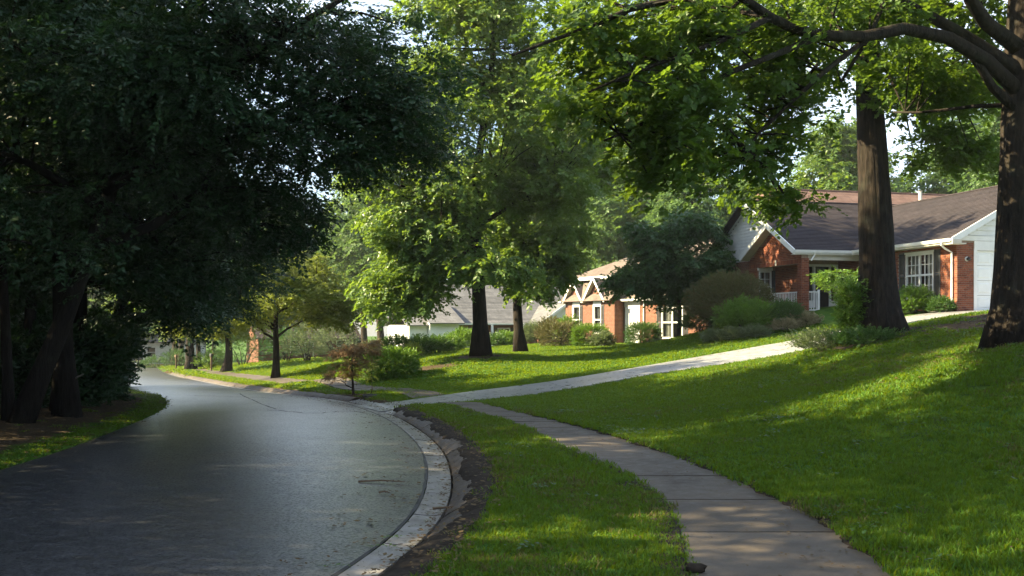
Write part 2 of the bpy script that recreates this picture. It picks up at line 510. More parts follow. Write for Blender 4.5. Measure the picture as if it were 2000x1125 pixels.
sw_l = [(0.85, 2), (1.0, 4.5), (1.17, 6.55), (1.31, 7.64), (1.39, 8.4), (1.43, 9.3), (1.36, 10.2), (1.25, 11.06), (1.03, 12.1), (0.66, 13.6), (0.2, 16.6), (-0.2, 18.6), (-0.64, 20.2), (-1.35, 23.3), (-1.9, 25.4)]
sw_r = [(2.2, 2), (2.4, 4.5), (2.5, 6.55), (2.56, 7.44), (2.57, 8.35), (2.5, 9.4), (2.33, 10.66), (2.12, 12.0), (1.95, 12.9), (1.72, 13.9), (1.36, 15.7), (1.05, 17.2), (0.3, 20.2), (-0.2, 22.6), (-0.75, 25.2)]
SL = smooth_poly([(x, y, 0) for x, y in sw_l], 160, 1)[:, :2]
SR = smooth_poly([(x, y, 0) for x, y in sw_r], 160, 1)[:, :2]
def zwalk(Y):
    return zroad(Y) + 0.2

dw_lo = [(-3.25, 24.5, -0.50), (-2.2, 25.0, -0.43), (-0.9, 26.6, -0.375), (0.86, 28, -0.294), (3.8, 29.5, 0.102), (6.38, 31, 0.374), (9.34, 32.8, 0.72), (11.7, 33.6, 1.29), (14.5, 33.6, 1.86), (18, 33.0, 2.12), (22.5, 33.2, 2.2)]
dw_hi = [(-4.3, 27.5, -0.60), (-3.3, 28.4, -0.56), (-1.1, 30.5, -0.39), (0.97, 31.5, -0.197), (4.3, 33.5, 0.22), (7.2, 35, 0.62), (11.4, 36.8, 1.25), (13.6, 37.2, 1.72), (15.4, 37.2, 2.05), (18.0, 37.55, 2.18), (23.5, 38.6, 2.22)]
DL = smooth_poly(dw_lo, 120, 1)
DH = smooth_poly(dw_hi, 120, 1)

# height control points
ctl = []
for i in range(0, 420, 10):
    x, y = RE[i]; z = float(zroad(y))
    t = RE[min(i + 1, 419)] - RE[max(i - 1, 0)]; t = t / np.linalg.norm(t)
    nr = np.array([t[1], -t[0]])
    for s, dz in ((0.0, 0.03), (0.9, 0.15)):
        p = RE[i] + nr * s; ctl.append((p[0], p[1], z + dz))
    if y > 29:
        for s, dz in ((2.6, 0.20),):
            p = RE[i] + nr * s; ctl.append((p[0], p[1], z + dz))
    x, y = LE[i]; ctl.append((x, y, float(zroad(y)) + 0.0))
for i in range(0, 160, 8):
    for Pp in (SL, SR):
        x, y = Pp[i]; ctl.append((x, y, float(zwalk(y)) + (0.0 if Pp is SL else 0.03)))
for i in range(6, 120, 6):
    ctl.append(tuple(DL[i])); ctl.append(tuple(DH[i]))
ctl += [(8.8, 17, 1.39), (7.7, 15, 1.28), (5.8, 14, 0.74), (4.1, 20, 0.16), (2.3, 18, 0.02), (7.6, 22, 0.92), (7.9, 18, 1.07), (4.63, 9, 0.44), (3.8, 10.5, 0.24), (6.2, 12, 0.76), (9.2, 25, 1.38), (7.6, 27.2, 0.74), (10.5, 27.5, 1.5),
        (11.8, 27, 1.84), (5.2, 24.5, 0.25), (3.2, 6.0, 0.22), (3.6, 3.5, 0.35), (4.5, 4, 0.7), (8, 6, 1.5), (12, 22, 1.8), (14, 30, 1.95), (18, 25, 2.2),
        (1.3, 42, 0.25), (5.4, 42, 0.46), (8.6, 42, 1.11), (12.4, 40.6, 1.75), (-3.4, 33, -0.47), (-4.1, 40, -0.1), (-6.8, 38, -0.42), (-9, 50, -0.33), (-9.6, 58, -0.44), (-18, 70, -1.1), (-14.7, 75, -0.86),
        (-1.3, 42, 0.40), (0.42, 48, 0.34), (-11.4, 48, -0.94), (-18.7, 65, -1.43), (-25.8, 80, -2.05), (-4.94, 31, -0.33), (2, 62, 0.47), (6.6, 58, 0.62), (12, 54, 0.9), (11, 50, 1.1), (0, 75, -0.5), (-10, 80, -0.7), (3, 80, -0.2),
        (12.0, 42.2, 2.05), (15, 40, 2.17), (18, 38.2, 2.18), (20, 50, 2.4), (12, 47, 2.1), (26, 46, 2.4), (22, 40, 2.2), (30, 40, 2.5),
        (0, 120, -1), (30, 70, 2.6), (60, 60, 4), (60, 120, 5), (-30, 120, -3.0), (-70, 150, -4.6), (0, 200, -2), (100, 200, 5), (-100, 200, -6), (-150, 80, -3), (150, 60, 7), (120, 0, 6),
        (-12, 12, -0.05), (-12, 20, -0.15), (-20, 10, 0.2), (-20, 30, -0.4), (-30, 50, -1.5), (-60, 80, -3), (-40, 10, 0.5), (-60, 20, 0), (-100, 0, 0), (-20, -10, 0.3), (0, -20, 0.5), (-60, -30, 0),
        (15, 10, 2.3), (25, 15, 3), (26, 30, 2.5), (40, 20, 3.6), (12, 0, 2.2), (30, -20, 4), (6, -6, 1.0)]
ctl = np.array(ctl)
def _tps(r2):
    return 0.5 * r2 * np.log(r2 + 1e-9)
def _fit(P, lam=0.5):
    n = len(P)
    d2 = ((P[:, None, :2] - P[None, :, :2]) ** 2).sum(-1)
    A = np.zeros((n + 3, n + 3))
    A[:n, :n] = _tps(d2) + lam * np.eye(n)
    A[:n, n] = 1; A[:n, n + 1:] = P[:, :2]
    A[n, :n] = 1; A[n + 1:, :n] = P[:, :2].T
    return np.linalg.solve(A, np.r_[P[:, 2], 0, 0, 0])
_w = _fit(ctl)
def tps(x, y):
    x = np.atleast_1d(np.asarray(x, float)).ravel(); y = np.atleast_1d(np.asarray(y, float)).ravel()
    out = np.empty(len(x)); n = len(ctl)
    for a in range(0, len(x), 8000):
        xs, ys = x[a:a + 8000], y[a:a + 8000]
        d2 = (xs[:, None] - ctl[None, :, 0]) ** 2 + (ys[:, None] - ctl[None, :, 1]) ** 2
        out[a:a + 8000] = _tps(d2) @ _w[:n] + _w[n] + _w[n + 1] * xs + _w[n + 2] * ys
    return out

def seg_dist(x, y, L):
    """signed distance to polyline L (positive on its right side)"""
    x = np.asarray(x, float); y = np.asarray(y, float)
    out = np.full(len(x), 1e9); sg = np.ones(len(x))
    A = L[:-1]; B = L[1:]
    D = B - A; LL = (D ** 2).sum(1)
    for a in range(0, len(x), 6000):
        xs = x[a:a + 6000, None]; ys = y[a:a + 6000, None]
        u = np.clip(((xs - A[:, 0]) * D[:, 0] + (ys - A[:, 1]) * D[:, 1]) / LL, 0, 1)
        qx = A[:, 0] + u * D[:, 0] - xs; qy = A[:, 1] + u * D[:, 1] - ys
        d2 = qx ** 2 + qy ** 2
        k = d2.argmin(1); r = np.arange(len(k))
        out[a:a + 6000] = np.sqrt(d2[r, k])
        cr = D[k, 0] * (-qy[r, k]) - D[k, 1] * (-qx[r, k])
        sg[a:a + 6000] = np.where(cr > 0, -1, 1)
    return out * sg
def inside(x, y, poly):
    x = np.asarray(x, float); y = np.asarray(y, float)
    c = np.zeros(len(x), bool)
    px, py = poly[:, 0], poly[:, 1]
    j = len(poly) - 1
    for i in range(len(poly)):
        m = (py[i] > y) != (py[j] > y)
        with np.errstate(divide='ignore', invalid='ignore'):
            xi = (px[j] - px[i]) * (y - py[i]) / (py[j] - py[i] + 1e-12) + px[i]
        c ^= m & (x < xi)
        j = i
    return c
def lerp01(v, a, b): return np.clip((v - a) / (b - a), 0, 1)
RE_c, LE_c = RE[::3], LE[::3]
walk_poly = np.r_[SL[::2], SR[::-2]]
drive_poly = np.r_[DL[::2, :2], DH[::-2, :2]]

def masks(x, y):
    sr = seg_dist(x, y, RE_c)         # >0 right of the right edge
    sl = -seg_dist(x, y, LE_c)        # >0 left of the left edge
    wk = inside(x, y, walk_poly)
    dw = inside(x, y, drive_poly)
    return sr, sl, wk, dw

def terrain(x, y, full=False):
    x = np.atleast_1d(np.asarray(x, float)).ravel(); y = np.atleast_1d(np.asarray(y, float)).ravel()
    z = tps(x, y)
    sr, sl, wk, dw = masks(x, y)
    zr = zroad(y)
    # right verge: pulled to the curb top, then sunk below the road
    verge = zr + 0.16
    k = lerp01(sr, 0.75, 1.6)
    zz = np.where(sr > 0.5, verge * (1 - k) + z * k, z) - np.where((sr > 0.5) & (sr < 0.9), 0.06 * lerp01(0.9 - sr, 0, 0.25), 0)
    sink = lerp01(sr, 0.28, 0.60)
    road = (sr < 0.60) & (sl < 0.0)
    zz = np.where(road, zr - 0.35 + sink * 0.42, zz)
    kl = lerp01(sl, 0.0, 1.5)
    left = (sl >= -0.02)
    zz = np.where(left, (zr + 0.01) * (1 - kl) + (z + 0.04) * kl, zz)
    # pavement and drive are slabs let into the ground
    zz = np.where(wk, np.minimum(zz, zwalk(y)) - 0.07, zz)
    zz = np.where(dw, zz - 0.10, zz)
    if full: return zz, sr, sl, wk, dw
    return zz
def H(x, y): return float(terrain([x], [y])[0])

# trees whose foot is bare earth: x, y, radius
bare = [(9.2, 25, 2.6), (8.77, 17, 2.0), (-1.3, 42, 2.0), (0.45, 48, 1.8), (-11.4, 48, 1.1), (-18.7, 65, 1.2), (12.5, 24.5, 3.0), (-4.9, 31.0, 1.0), (-3.0, 39.5, 1.4), (7.8, 28.5, 1.3), (11, 23, 2.0)]

# terrain sheet
def axis(parts):
    o = []
    for a, b, st in parts: o += list(np.arange(a, b, st))
    return np.array(o)
gx = axis([(-420, -120, 30), (-120, -40, 8), (-40, -14, 1.2), (-14, -5, 0.30), (-5, 12, 0.16), (12, 24, 0.5), (24, 60, 2), (60, 140, 8), (140, 421, 30)])
gy = axis([(-60, -12, 6), (-12, 3, 1.0), (3, 30, 0.16), (30, 45, 0.35), (45, 90, 1.0), (90, 160, 5), (160, 700, 40)])
GX, GY = np.meshgrid(gx, gy, indexing='ij')
zt, sr_, sl_, wk_, dw_ = terrain(GX.ravel(), GY.ravel(), True)
farf = np.clip((np.hypot(GX.ravel(), GY.ravel()) - 150) / 120, 0, 1)
zt = zt * (1 - farf) + np.clip(zt, -6, 8) * farf
lump = (rng.random(len(zt)) - 0.5) * 0.03 * ((sr_ > 1.0) | (sl_ > 0.5))
zt = zt + np.where(wk_ | dw_, 0, lump)
terr = grid_obj('lawn_ground', np.c_[GX.ravel(), GY.ravel(), zt], len(gx), len(gy), M['ground'])
tag(terr, 'grassy ground rising from the road up to the houses', None, None, 'structure')
soil = np.zeros(len(zt))
for bx, by, br in bare:
    soil = np.maximum(soil, 1.15 - np.hypot(GX.ravel() - bx, GY.ravel() - by) / br)
soil = np.maximum(soil, lerp01(sl_, 0.15, 1.5) * 1.3)
soil = np.maximum(soil, np.where((sr_ > 0) & (sr_ < 0.8), 0.9, 0))
soil = np.where((sr_ > 0.7) & (sr_ < 1.05) & (GY.ravel() > 10), np.maximum(soil, 0.55), soil)
soil = np.clip(soil, 0, 1.3)
at = terr.data.attributes.new('soil', 'FLOAT', 'POINT')
at.data.foreach_set('value', soil.astype(np.float32))

# road surface
NR = len(RE)
keep = range(0, NR)
rv = []
for i in keep:
    for k in range(9):
        u = k / 8
        p = RE[i] * (1 - u) + LE[i] * u
        # crossfall: crown in the middle
        p2 = p
        z = float(zroad(p2[1])) + 0.05 * (1 - (2 * u - 1) ** 2) - 0.0
        rv.append((p2[0], p2[1], z))
road = grid_obj('road', rv, NR, 9, M['asphalt'])
tag(road, 'curving wet dark asphalt road', None, None, 'structure')
# asphalt seams and cracks, thin sheets of bitumen on the road
def ribbon(name, pts, w, mat, dz=0.004, parent=None):
    vs = []
    for i, p in enumerate(pts):
        a = np.array(pts[max(i - 1, 0)][:2]); b = np.array(pts[min(i + 1, len(pts) - 1)][:2])
        t = (b - a) / (np.linalg.norm(b - a) + 1e-9); n = np.array([-t[1], t[0]])
        ww = w * (0.6 + 0.8 * random.random())
        for s in (-0.5, 0.5):
            q = np.array(p[:2]) + n * ww * s
            vs.append((q[0], q[1], p[2] + dz))
    return grid_obj(name, vs, len(pts), 2, mat, parent)
def road_pt(i, u, jit=0.0):
    p = RE[i] * (1 - u) + LE[i] * u
    p = p + np.array([random.uniform(-jit, jit), random.uniform(-jit, jit)])
    return (p[0], p[1], float(zroad(p[1])) + 0.05 * (1 - (2 * u - 1) ** 2))
def idx_at(Y): return int(np.abs(RE[:, 1] - Y).argmin())
M['seam'] = plain('seam', (0.018, 0.018, 0.019), 0.6, 0.4, 0.2, 5)
seams = empty('road_seams'); tag(seams, 'dark cracks and joints across the asphalt', None, None, 'structure')
i0 = idx_at(24.0)
ribbon('crack', [road_pt(i0 + int(2 * math.sin(k * .5)), 0.01 + k * 0.03, 0.03) for k in range(17)], 0.05, M['seam'], 0.004, seams)
ribbon('crack', [road_pt(i0 + 2 + k, 0.50 - 0.0045 * (k - 8) ** 2 * 0.2, 0.02) for k in range(22)], 0.045, M['seam'], 0.005, seams)
ribbon('crack', [road_pt(idx_at(31) + int(k * .4), 0.25 + k * 0.04, 0.05) for k in range(15)], 0.05, M['seam'], 0.004, seams)

# gutter sections and rolled curb, laid piece by piece along the right edge
def edge_frame(i):
    t = RE[min(i + 1, NR - 1)] - RE[max(i - 1, 0)]
    t = t / np.linalg.norm(t)
    return RE[i], np.array([t[1], -t[0]])
arc = np.r_[0, np.cumsum(np.linalg.norm(np.diff(RE, axis=0), axis=1))]
def edge_at(s):
    i = min(max(int(np.searchsorted(arc, s)) - 1, 0), NR - 2)
    u = (s - arc[i]) / (arc[i + 1] - arc[i])
    p0, n0 = edge_frame(i); p1, n1 = edge_frame(i + 1)
    p = p0 * (1 - u) + p1 * u; n = n0 * (1 - u) + n1 * u
    return p, n / np.linalg.norm(n)
def strip(name, s0, s1, prof, mat, parent, jig=0.0, under=0.0):
    vs = []; n = max(3, int((s1 - s0) / 0.3))
    dz = random.uniform(-jig, jig)
    for k in range(n + 1):
        p, nn = edge_at(s0 + (s1 - s0) * k / n)
        for o, z in prof:
            q = p + nn * o
            vs.append((q[0], q[1], float(zroad(p[1])) + z + dz))
    return grid_obj(name, vs, n + 1, len(prof), mat, parent, smooth=False)
gutter = empty('gutter'); tag(gutter, 'pale wet concrete gutter along the road edge', None, None, 'structure')
curb = empty('curb'); tag(curb, 'dirty rolled concrete curb between gutter and grass', None, None, 'structure')
def arc_of(Y): return float(arc[idx_at(Y)])
s = arc_of(3.0)
s_dw0, s_dw1 = arc_of(24.2), arc_of(28.2)
gut_prof = [(0.010, -0.10), (0.012, -0.004), (0.02, 0.001), (0.16, -0.012), (0.29, -0.006), (0.305, -0.10)]
curb_prof = [(0.315, -0.10), (0.317, -0.002), (0.37, 0.035), (0.44, 0.075), (0.51, 0.105), (0.60, 0.115), (0.66, 0.11), (0.67, 0.0)]
drop_prof = [(0.315, -0.10), (0.317, -0.002), (0.37, 0.012), (0.46, 0.03), (0.56, 0.045), (0.62, 0.06), (0.66, 0.065), (0.67, 0.0)]
while s < arc_of(75):
    L = 1.15 + random.uniform(-.15, .2)
    strip('gutter_section', s + 0.014, s + L - 0.014, gut_prof, M['gutter'], gutter, 0.004)
    s += L
s = arc_of(3.0)
while s < arc_of(75):
    L = 2.3
    dr = s + L > s_dw0 and s < s_dw1
    strip('curb_section', s + 0.012, s + L - 0.012, drop_prof if dr else curb_prof, M['driveway'] if dr else M['curb'], curb, 0.004)
    s += L

# dark open joint between asphalt and gutter
js = np.arange(arc_of(3.0), arc_of(60), 0.35)
ribbon('edge_joint', [(*(lambda q: (q[0][0] - q[1][0] * .01, q[0][1] - q[1][1] * .01))(edge_at(a)), float(zroad(edge_at(a)[0][1])) + .002) for a in js], 0.035, M['seam'], 0.003, seams)
# bank of soil that has crept over the back of the curb
vs = []; n_ = 0
for a in np.arange(arc_of(3.0), arc_of(36), 0.09):
    if s_dw0 - .3 < a < s_dw1 + .3:
        continue
    if n_ and a - last > 0.2: break
    last = a
    p, nn = edge_at(a); w = .035 * math.sin(a * 1.3) + .022 * math.sin(a * 3.1 + 1) + .010 * math.sin(a * 9.7) + random.uniform(-.008, .008)
    for o_, z_ in ((.44 + w, .04), (.47 + w, .095 + random.uniform(0, .008)), (.56 + w, .125 + random.uniform(-.006, .012)), (.64 + w * .5, .145 + random.uniform(-.008, .012)), (.74, .155), (.84, .10)):
        q = p + nn * o_; vs.append((q[0], q[1], float(zroad(p[1])) + z_))
    n_ += 1
tag(grid_obj('soil_edge', vs, n_, 6, M['soil']), 'bank of dark soil crept over the back of the curb', None, None, 'structure')
# pavement slabs
sidewalk = empty('sidewalk'); tag(sidewalk, 'damp brownish concrete footpath curving beside the lawn', None, None, 'structure')
def resample(L, s):
    d = np.r_[0, np.cumsum(np.linalg.norm(np.diff(L, axis=0), axis=1))]
    s = np.clip(s, 0, d[-1])
    return np.stack([np.interp(s, d, L[:, k]) for k in range(L.shape[1])], -1), d[-1]
def slab(name, la, lb, zf, mat, parent, th=0.09, jig=0.006, nu=4):
    """la, lb: matching rows of points on its two sides"""
    n = len(la); vs = []
    tl = random.uniform(-jig, jig); t2 = random.uniform(-jig, jig)
    for k in range(n):
        for j in range(nu + 1):
            u = j / nu
            p = la[k] * (1 - u) + lb[k] * u
            vs.append((p[0], p[1], zf(p, u, k / (n - 1)) + tl + t2 * (u - .5)))
    top = len(vs); W_ = nu + 1
    fs = [(i * W_ + j, i * W_ + j + 1, (i + 1) * W_ + j + 1, (i + 1) * W_ + j) for i in range(n - 1) for j in range(nu)]
    ring = [j for j in range(W_)] + [i * W_ + nu for i in range(1, n)] + [(n - 1) * W_ + j for j in range(nu - 1, -1, -1)] + [i * W_ for i in range(n - 2, 0, -1)]
    lo = len(vs)
    for r in ring: vs.append((vs[r][0], vs[r][1], vs[r][2] - th))
    for q in range(len(ring)):
        q2 = (q + 1) % len(ring)
        fs.append((ring[q], lo + q, lo + q2, ring[q2]))
    m = MB(); m.add(vs, fs)
    return m.build(name, mat, parent)
walk_edges = []
for (La, Lb, s0, s1, step) in ((SL, SR, 0.0, None, 1.42),):
    _, la_len = resample(La, np.array([0.])); _, lb_len = resample(Lb, np.array([0.]))
    nsl = int(la_len / step)
    for q in range(nsl):
        u = np.linspace(q / nsl + 0.0009, (q + 1) / nsl - 0.0009, 6)
        a, _ = resample(La, u * la_len); b, _ = resample(Lb, u * lb_len)
        slab('paving_slab', a, b, lambda p, u, v: float(zwalk(p[1])) + 0.012 * u, M['sidewalk'], sidewalk)
# footpath on the far side of the drive
far_a, far_b = [], []
for Y in (28.4, 30, 33, 37, 41, 46, 52, 60, 68, 78):
    p, n = edge_at(arc_of(Y)); far_a.append(p + n * 1.9); far_b.append(p + n * 3.0)
fa = np.array(far_a); fb = np.array(far_b)
_, fl = resample(fa, np.array([0.])); _, fl2 = resample(fb, np.array([0.]))
nsl = int(fl / 1.6)
far_walk_poly = np.r_[fa, fb[::-1]]
for q in range(nsl):
    u = np.linspace(q / nsl + 0.001, (q + 1) / nsl - 0.001, 4)
    a, _ = resample(fa, u * fl); b, _ = resample(fb, u * fl2)
    slab('paving_slab', a, b, lambda p, u, v: H(p[0], p[1]) + 0.045, M['sidewalk'], sidewalk, 0.09, 0.004, 2)

# drive slabs
drive = empty('driveway'); tag(drive, 'pale concrete driveway climbing to the brick house', None, None, 'structure')
_, dl = resample(DL, np.array([0.])); _, dh = resample(DH, np.array([0.]))
ndr = 9
for q in range(ndr):
    for half in (0, 1):
        u = np.linspace(q / ndr + 0.0005, (q + 1) / ndr - 0.0005, 12)
        a, _ = resample(DL, u * dl); b, _ = resample(DH, u * dh)
        m_ = a * 0.5 + b * 0.5
        A_, B_ = (a, m_ - (b - a) * 0.002) if half == 0 else (m_ + (b - a) * 0.002, b)
        def zf(p, u, v, A_=A_, B_=B_):
            k = v * (len(A_) - 1); i = min(int(k), len(A_) - 2); f = k - i
            za = A_[i][2] * (1 - f) + A_[i + 1][2] * f; zb = B_[i][2] * (1 - f) + B_[i + 1][2] * f
            return za * (1 - u) + zb * u + 0.035
        slab('drive_slab', A_, B_, zf, M['driveway'], drive, 0.10, 0.004, 4)

# ragged soil lip where the lawn overhangs the footpath
def soil_lip(name, L, side, y0, y1, label, wob=1.0):
    vs = []; n = 0
    d = np.r_[0, np.cumsum(np.linalg.norm(np.diff(L, axis=0), axis=1))]
    for sdist in np.arange(0, d[-1], 0.07):
        p, _ = resample(L, np.array([sdist])); p = p[0]
        if not (y0 < p[1] < y1): continue
        q, _ = resample(L, np.array([sdist + 0.05])); t = q[0] - p; t = t / (np.linalg.norm(t) + 1e-9)
        nn = np.array([t[1], -t[0]]) * side
        w = wob * (0.04 * math.sin(sdist * 3.1) + 0.03 * math.sin(sdist * 7.7 + 1) + random.uniform(-.025, .025)) + (1 - wob) * .03
        z0 = float(zwalk(p[1]))
        gz = max(H(*(p + nn * 0.22)), z0 + 0.015)
        for o, z in ((-0.03 + w, z0 - 0.03), (-0.01 + w, z0 + 0.02), (0.03 + w * .8, z0 + 0.3 * (gz - z0) + random.uniform(0, .02)), (0.10 + w * .6, gz - 0.01 + random.uniform(-.01, .012)), (0.26, gz - 0.02)):
            qq = p + nn * o; vs.append((qq[0], qq[1], z))
        n += 1
    return tag(grid_obj(name, vs, n, 5, M['soil']), label, None, None, 'structure')
soil_lip('soil_edge', SR, 1, 3, 24, 'ragged soil lip where the lawn overhangs the footpath')
soil_lip('soil_edge', SL, -1, 3, 23, 'low soil edge between footpath and grass verge', 0.3)
# ------------------------------------------------------------------ scattering: one mesh holds the sprays and the points they stand on
def scatter_tree():
    g = bpy.data.node_groups.new('scatter', 'GeometryNodeTree')
    g.interface.new_socket('Geometry', in_out='INPUT', socket_type='NodeSocketGeometry')
    g.interface.new_socket('Geometry', in_out='OUTPUT', socket_type='NodeSocketGeometry')
    n, l = g.nodes, g.links
    gi, go = n.new('NodeGroupInput'), n.new('NodeGroupOutput')
    def named(name, ty):
        a = n.new('GeometryNodeInputNamedAttribute'); a.data_type = ty
        a.inputs['Name'].default_value = name
        return a.outputs['Attribute']
    var = named('variant', 'INT')
    def sep(k):
        c = n.new('FunctionNodeCompare'); c.data_type = 'INT'; c.operation = 'EQUAL'
        l.new(var, c.inputs[2]); c.inputs[3].default_value = k
        s = n.new('GeometryNodeSeparateGeometry'); s.domain = 'POINT'
        l.new(gi.outputs[0], s.inputs['Geometry']); l.new(c.outputs[0], s.inputs['Selection'])
        return s.outputs['Selection']
    pts = n.new('GeometryNodeMeshToPoints')
    l.new(sep(0), pts.inputs['Mesh'])
    j = n.new('GeometryNodeJoinGeometry')
    for k in (3, 2, 1):
        t = n.new('GeometryNodeGeometryToInstance')
        l.new(sep(k), t.inputs[0]); l.new(t.outputs[0], j.inputs[0])
    ip = n.new('GeometryNodeInstanceOnPoints')
    l.new(pts.outputs[0], ip.inputs['Points'])
    l.new(j.outputs[0], ip.inputs['Instance'])
    ip.inputs['Pick Instance'].default_value = True
    l.new(named('pick', 'INT'), ip.inputs['Instance Index'])
    er = n.new('FunctionNodeEulerToRotation')
    l.new(named('rot', 'FLOAT_VECTOR'), er.inputs[0])
    l.new(er.outputs[0], ip.inputs['Rotation'])
    l.new(named('scl', 'FLOAT_VECTOR'), ip.inputs['Scale'])
    l.new(ip.outputs[0], go.inputs[0])
    return g
SCATTER = scatter_tree()

def spray(nleaf, L, ll, lw, rs, droop=0.25, spread=1.0, lobes=False):
    """a twig of length L with leaves; returns verts, faces"""
    v, f = [], []
    def leaf(p, d, n, s):
        d = d.normalized(); x = d.cross(n).normalized(); n = x.cross(d)
        l_, w_ = ll * s, lw * s
        b = len(v)
        if lobes:
            pts = [(0, 0, 0), (.28, .42, .04), (.42, .22, .02), (.60, .52, .05), (.74, .20, 0), (1, 0, -.06), (.74, -.20, 0), (.60, -.52, .05), (.42, -.22, .02), (.28, -.42, .04), (.5, 0, -.05)]
            for a, c, h in pts: v.append(p + d * (a * l_) + x * (c * w_) + n * (h * l_))
            for k in range(10): f.append((b + k, b + (k + 1) % 10, b + 10))
        else:
            v.extend([p, p + d * (.5 * l_) + x * (w_ * .5) + n * (.10 * w_), p + d * l_ - n * (.10 * l_), p + d * (.5 * l_) - x * (w_ * .5) + n * (.10 * w_), p + d * (.52 * l_) - n * (.10 * w_)])
            f.extend([(b, b + 4, b + 2, b + 1), (b, b + 3, b + 2, b + 4)])
    for k in range(nleaf):
        t = (k + 0.6) / nleaf
        p = Vector((L * t, rs.uniform(-.05, .05) * L, -droop * L * t * t + rs.uniform(-.08, .08) * L))
        an = (1 if k % 2 else -1) * rs.uniform(.5, 1.35) * spread
        d = Vector((math.cos(an), math.sin(an), rs.uniform(-.55, .25)))
        nn = Vector((rs.uniform(-.55, .55), rs.uniform(-.55, .55), 1))
        leaf(p, d, nn, rs.uniform(.75, 1.2))
    b = len(v)
    a, c = Vector((-.15 * L, 0, 0)), Vector((L * .9, 0, -droop * L * .8))
    w = 0.012 * L
    v.extend([a + Vector((0, w, 0)), a - Vector((0, w, 0)), a + Vector((0, 0, w)), c])
    f.extend([(b, b + 1, b + 3), (b + 1, b + 2, b + 3), (b + 2, b, b + 3)])
    return v, f

def blades(nb, rad, h, w, rs):
    v, f = [], []
    for _ in range(nb):
        a = rs.uniform(0, 6.283); r = rad * math.sqrt(rs.random())
        p = Vector((r * math.cos(a), r * math.sin(a), 0))
        b = rs.uniform(0, 6.283); x = Vector((math.cos(b), math.sin(b), 0)) * (w * rs.uniform(.6, 1.2))
        c = rs.uniform(0, 6.283); hh = h * rs.uniform(.5, 1.15); le = Vector((math.cos(c), math.sin(c), 0)) * (hh * rs.uniform(.1, .8))
        k = len(v)
        v.extend([p - x, p + x, p + x * .7 + le * .35 + Vector((0, 0, hh * .6)), p - x * .7 + le * .35 + Vector((0, 0, hh * .6)), p + le + Vector((0, 0, hh))])
        f.extend([(k, k + 1, k + 2, k + 3), (k + 3, k + 2, k + 4)])
    return v, f

def scatter_obj(name, variants, P, Rt, S, mat, parent=None, kind='stuff'):
    """variants: three (verts, faces); P, Rt, S: n x 3 positions, eulers, scales"""
    n = len(P)
    vs = np.asarray(P, float).tolist()
    var = [0] * n
    fs = []
    for k, (v, f) in enumerate(variants):
        b = len(vs)
        vs.extend([tuple(p) for p in v]); var.extend([k + 1] * len(v))
        fs.extend([tuple(i + b for i in q) for q in f])
    me = bpy.data.meshes.new(name)
    me.from_pydata(vs, [], fs)
    m = len(vs)
    a = me.attributes.new('variant', 'INT', 'POINT'); a.data.foreach_set('value', np.array(var, np.int32))
    a = me.attributes.new('pick', 'INT', 'POINT'); a.data.foreach_set('value', rng.integers(0, 3, m).astype(np.int32))
    for nm, arr in (('rot', Rt), ('scl', S)):
        full = np.zeros((m, 3), np.float32); full[:n] = arr
        a = me.attributes.new(nm, 'FLOAT_VECTOR', 'POINT'); a.data.foreach_set('vector', full.ravel())
    me.materials.append(mat)
    o = bpy.data.objects.new(name, me)
    C.objects.link(o)
    md = o.modifiers.new('scatter', 'NODES'); md.node_group = SCATTER
    if parent: o.parent = parent
    if kind: o['kind'] = kind
    return o

_r = random.Random(3)
SPRAY_SMALL = [spray(12, .42, .105, .062, _r) for _ in range(3)]
SPRAY_LOBED = [spray(9, .44, .15, .13, _r, .3, 1.0, True) for _ in range(3)]
SPRAY_BIG = [spray(11, .46, .15, .10, _r) for _ in range(3)]
SPRAY_SHRUB = [spray(14, .30, .075, .042, _r, 0.1, 1.0) for _ in range(3)]
BLADES = [blades(26, .085, .066, .0058, _r) for _ in range(3)]
BLADES_FAR = [blades(30, .10, .060, .0075, _r) for _ in range(3)]

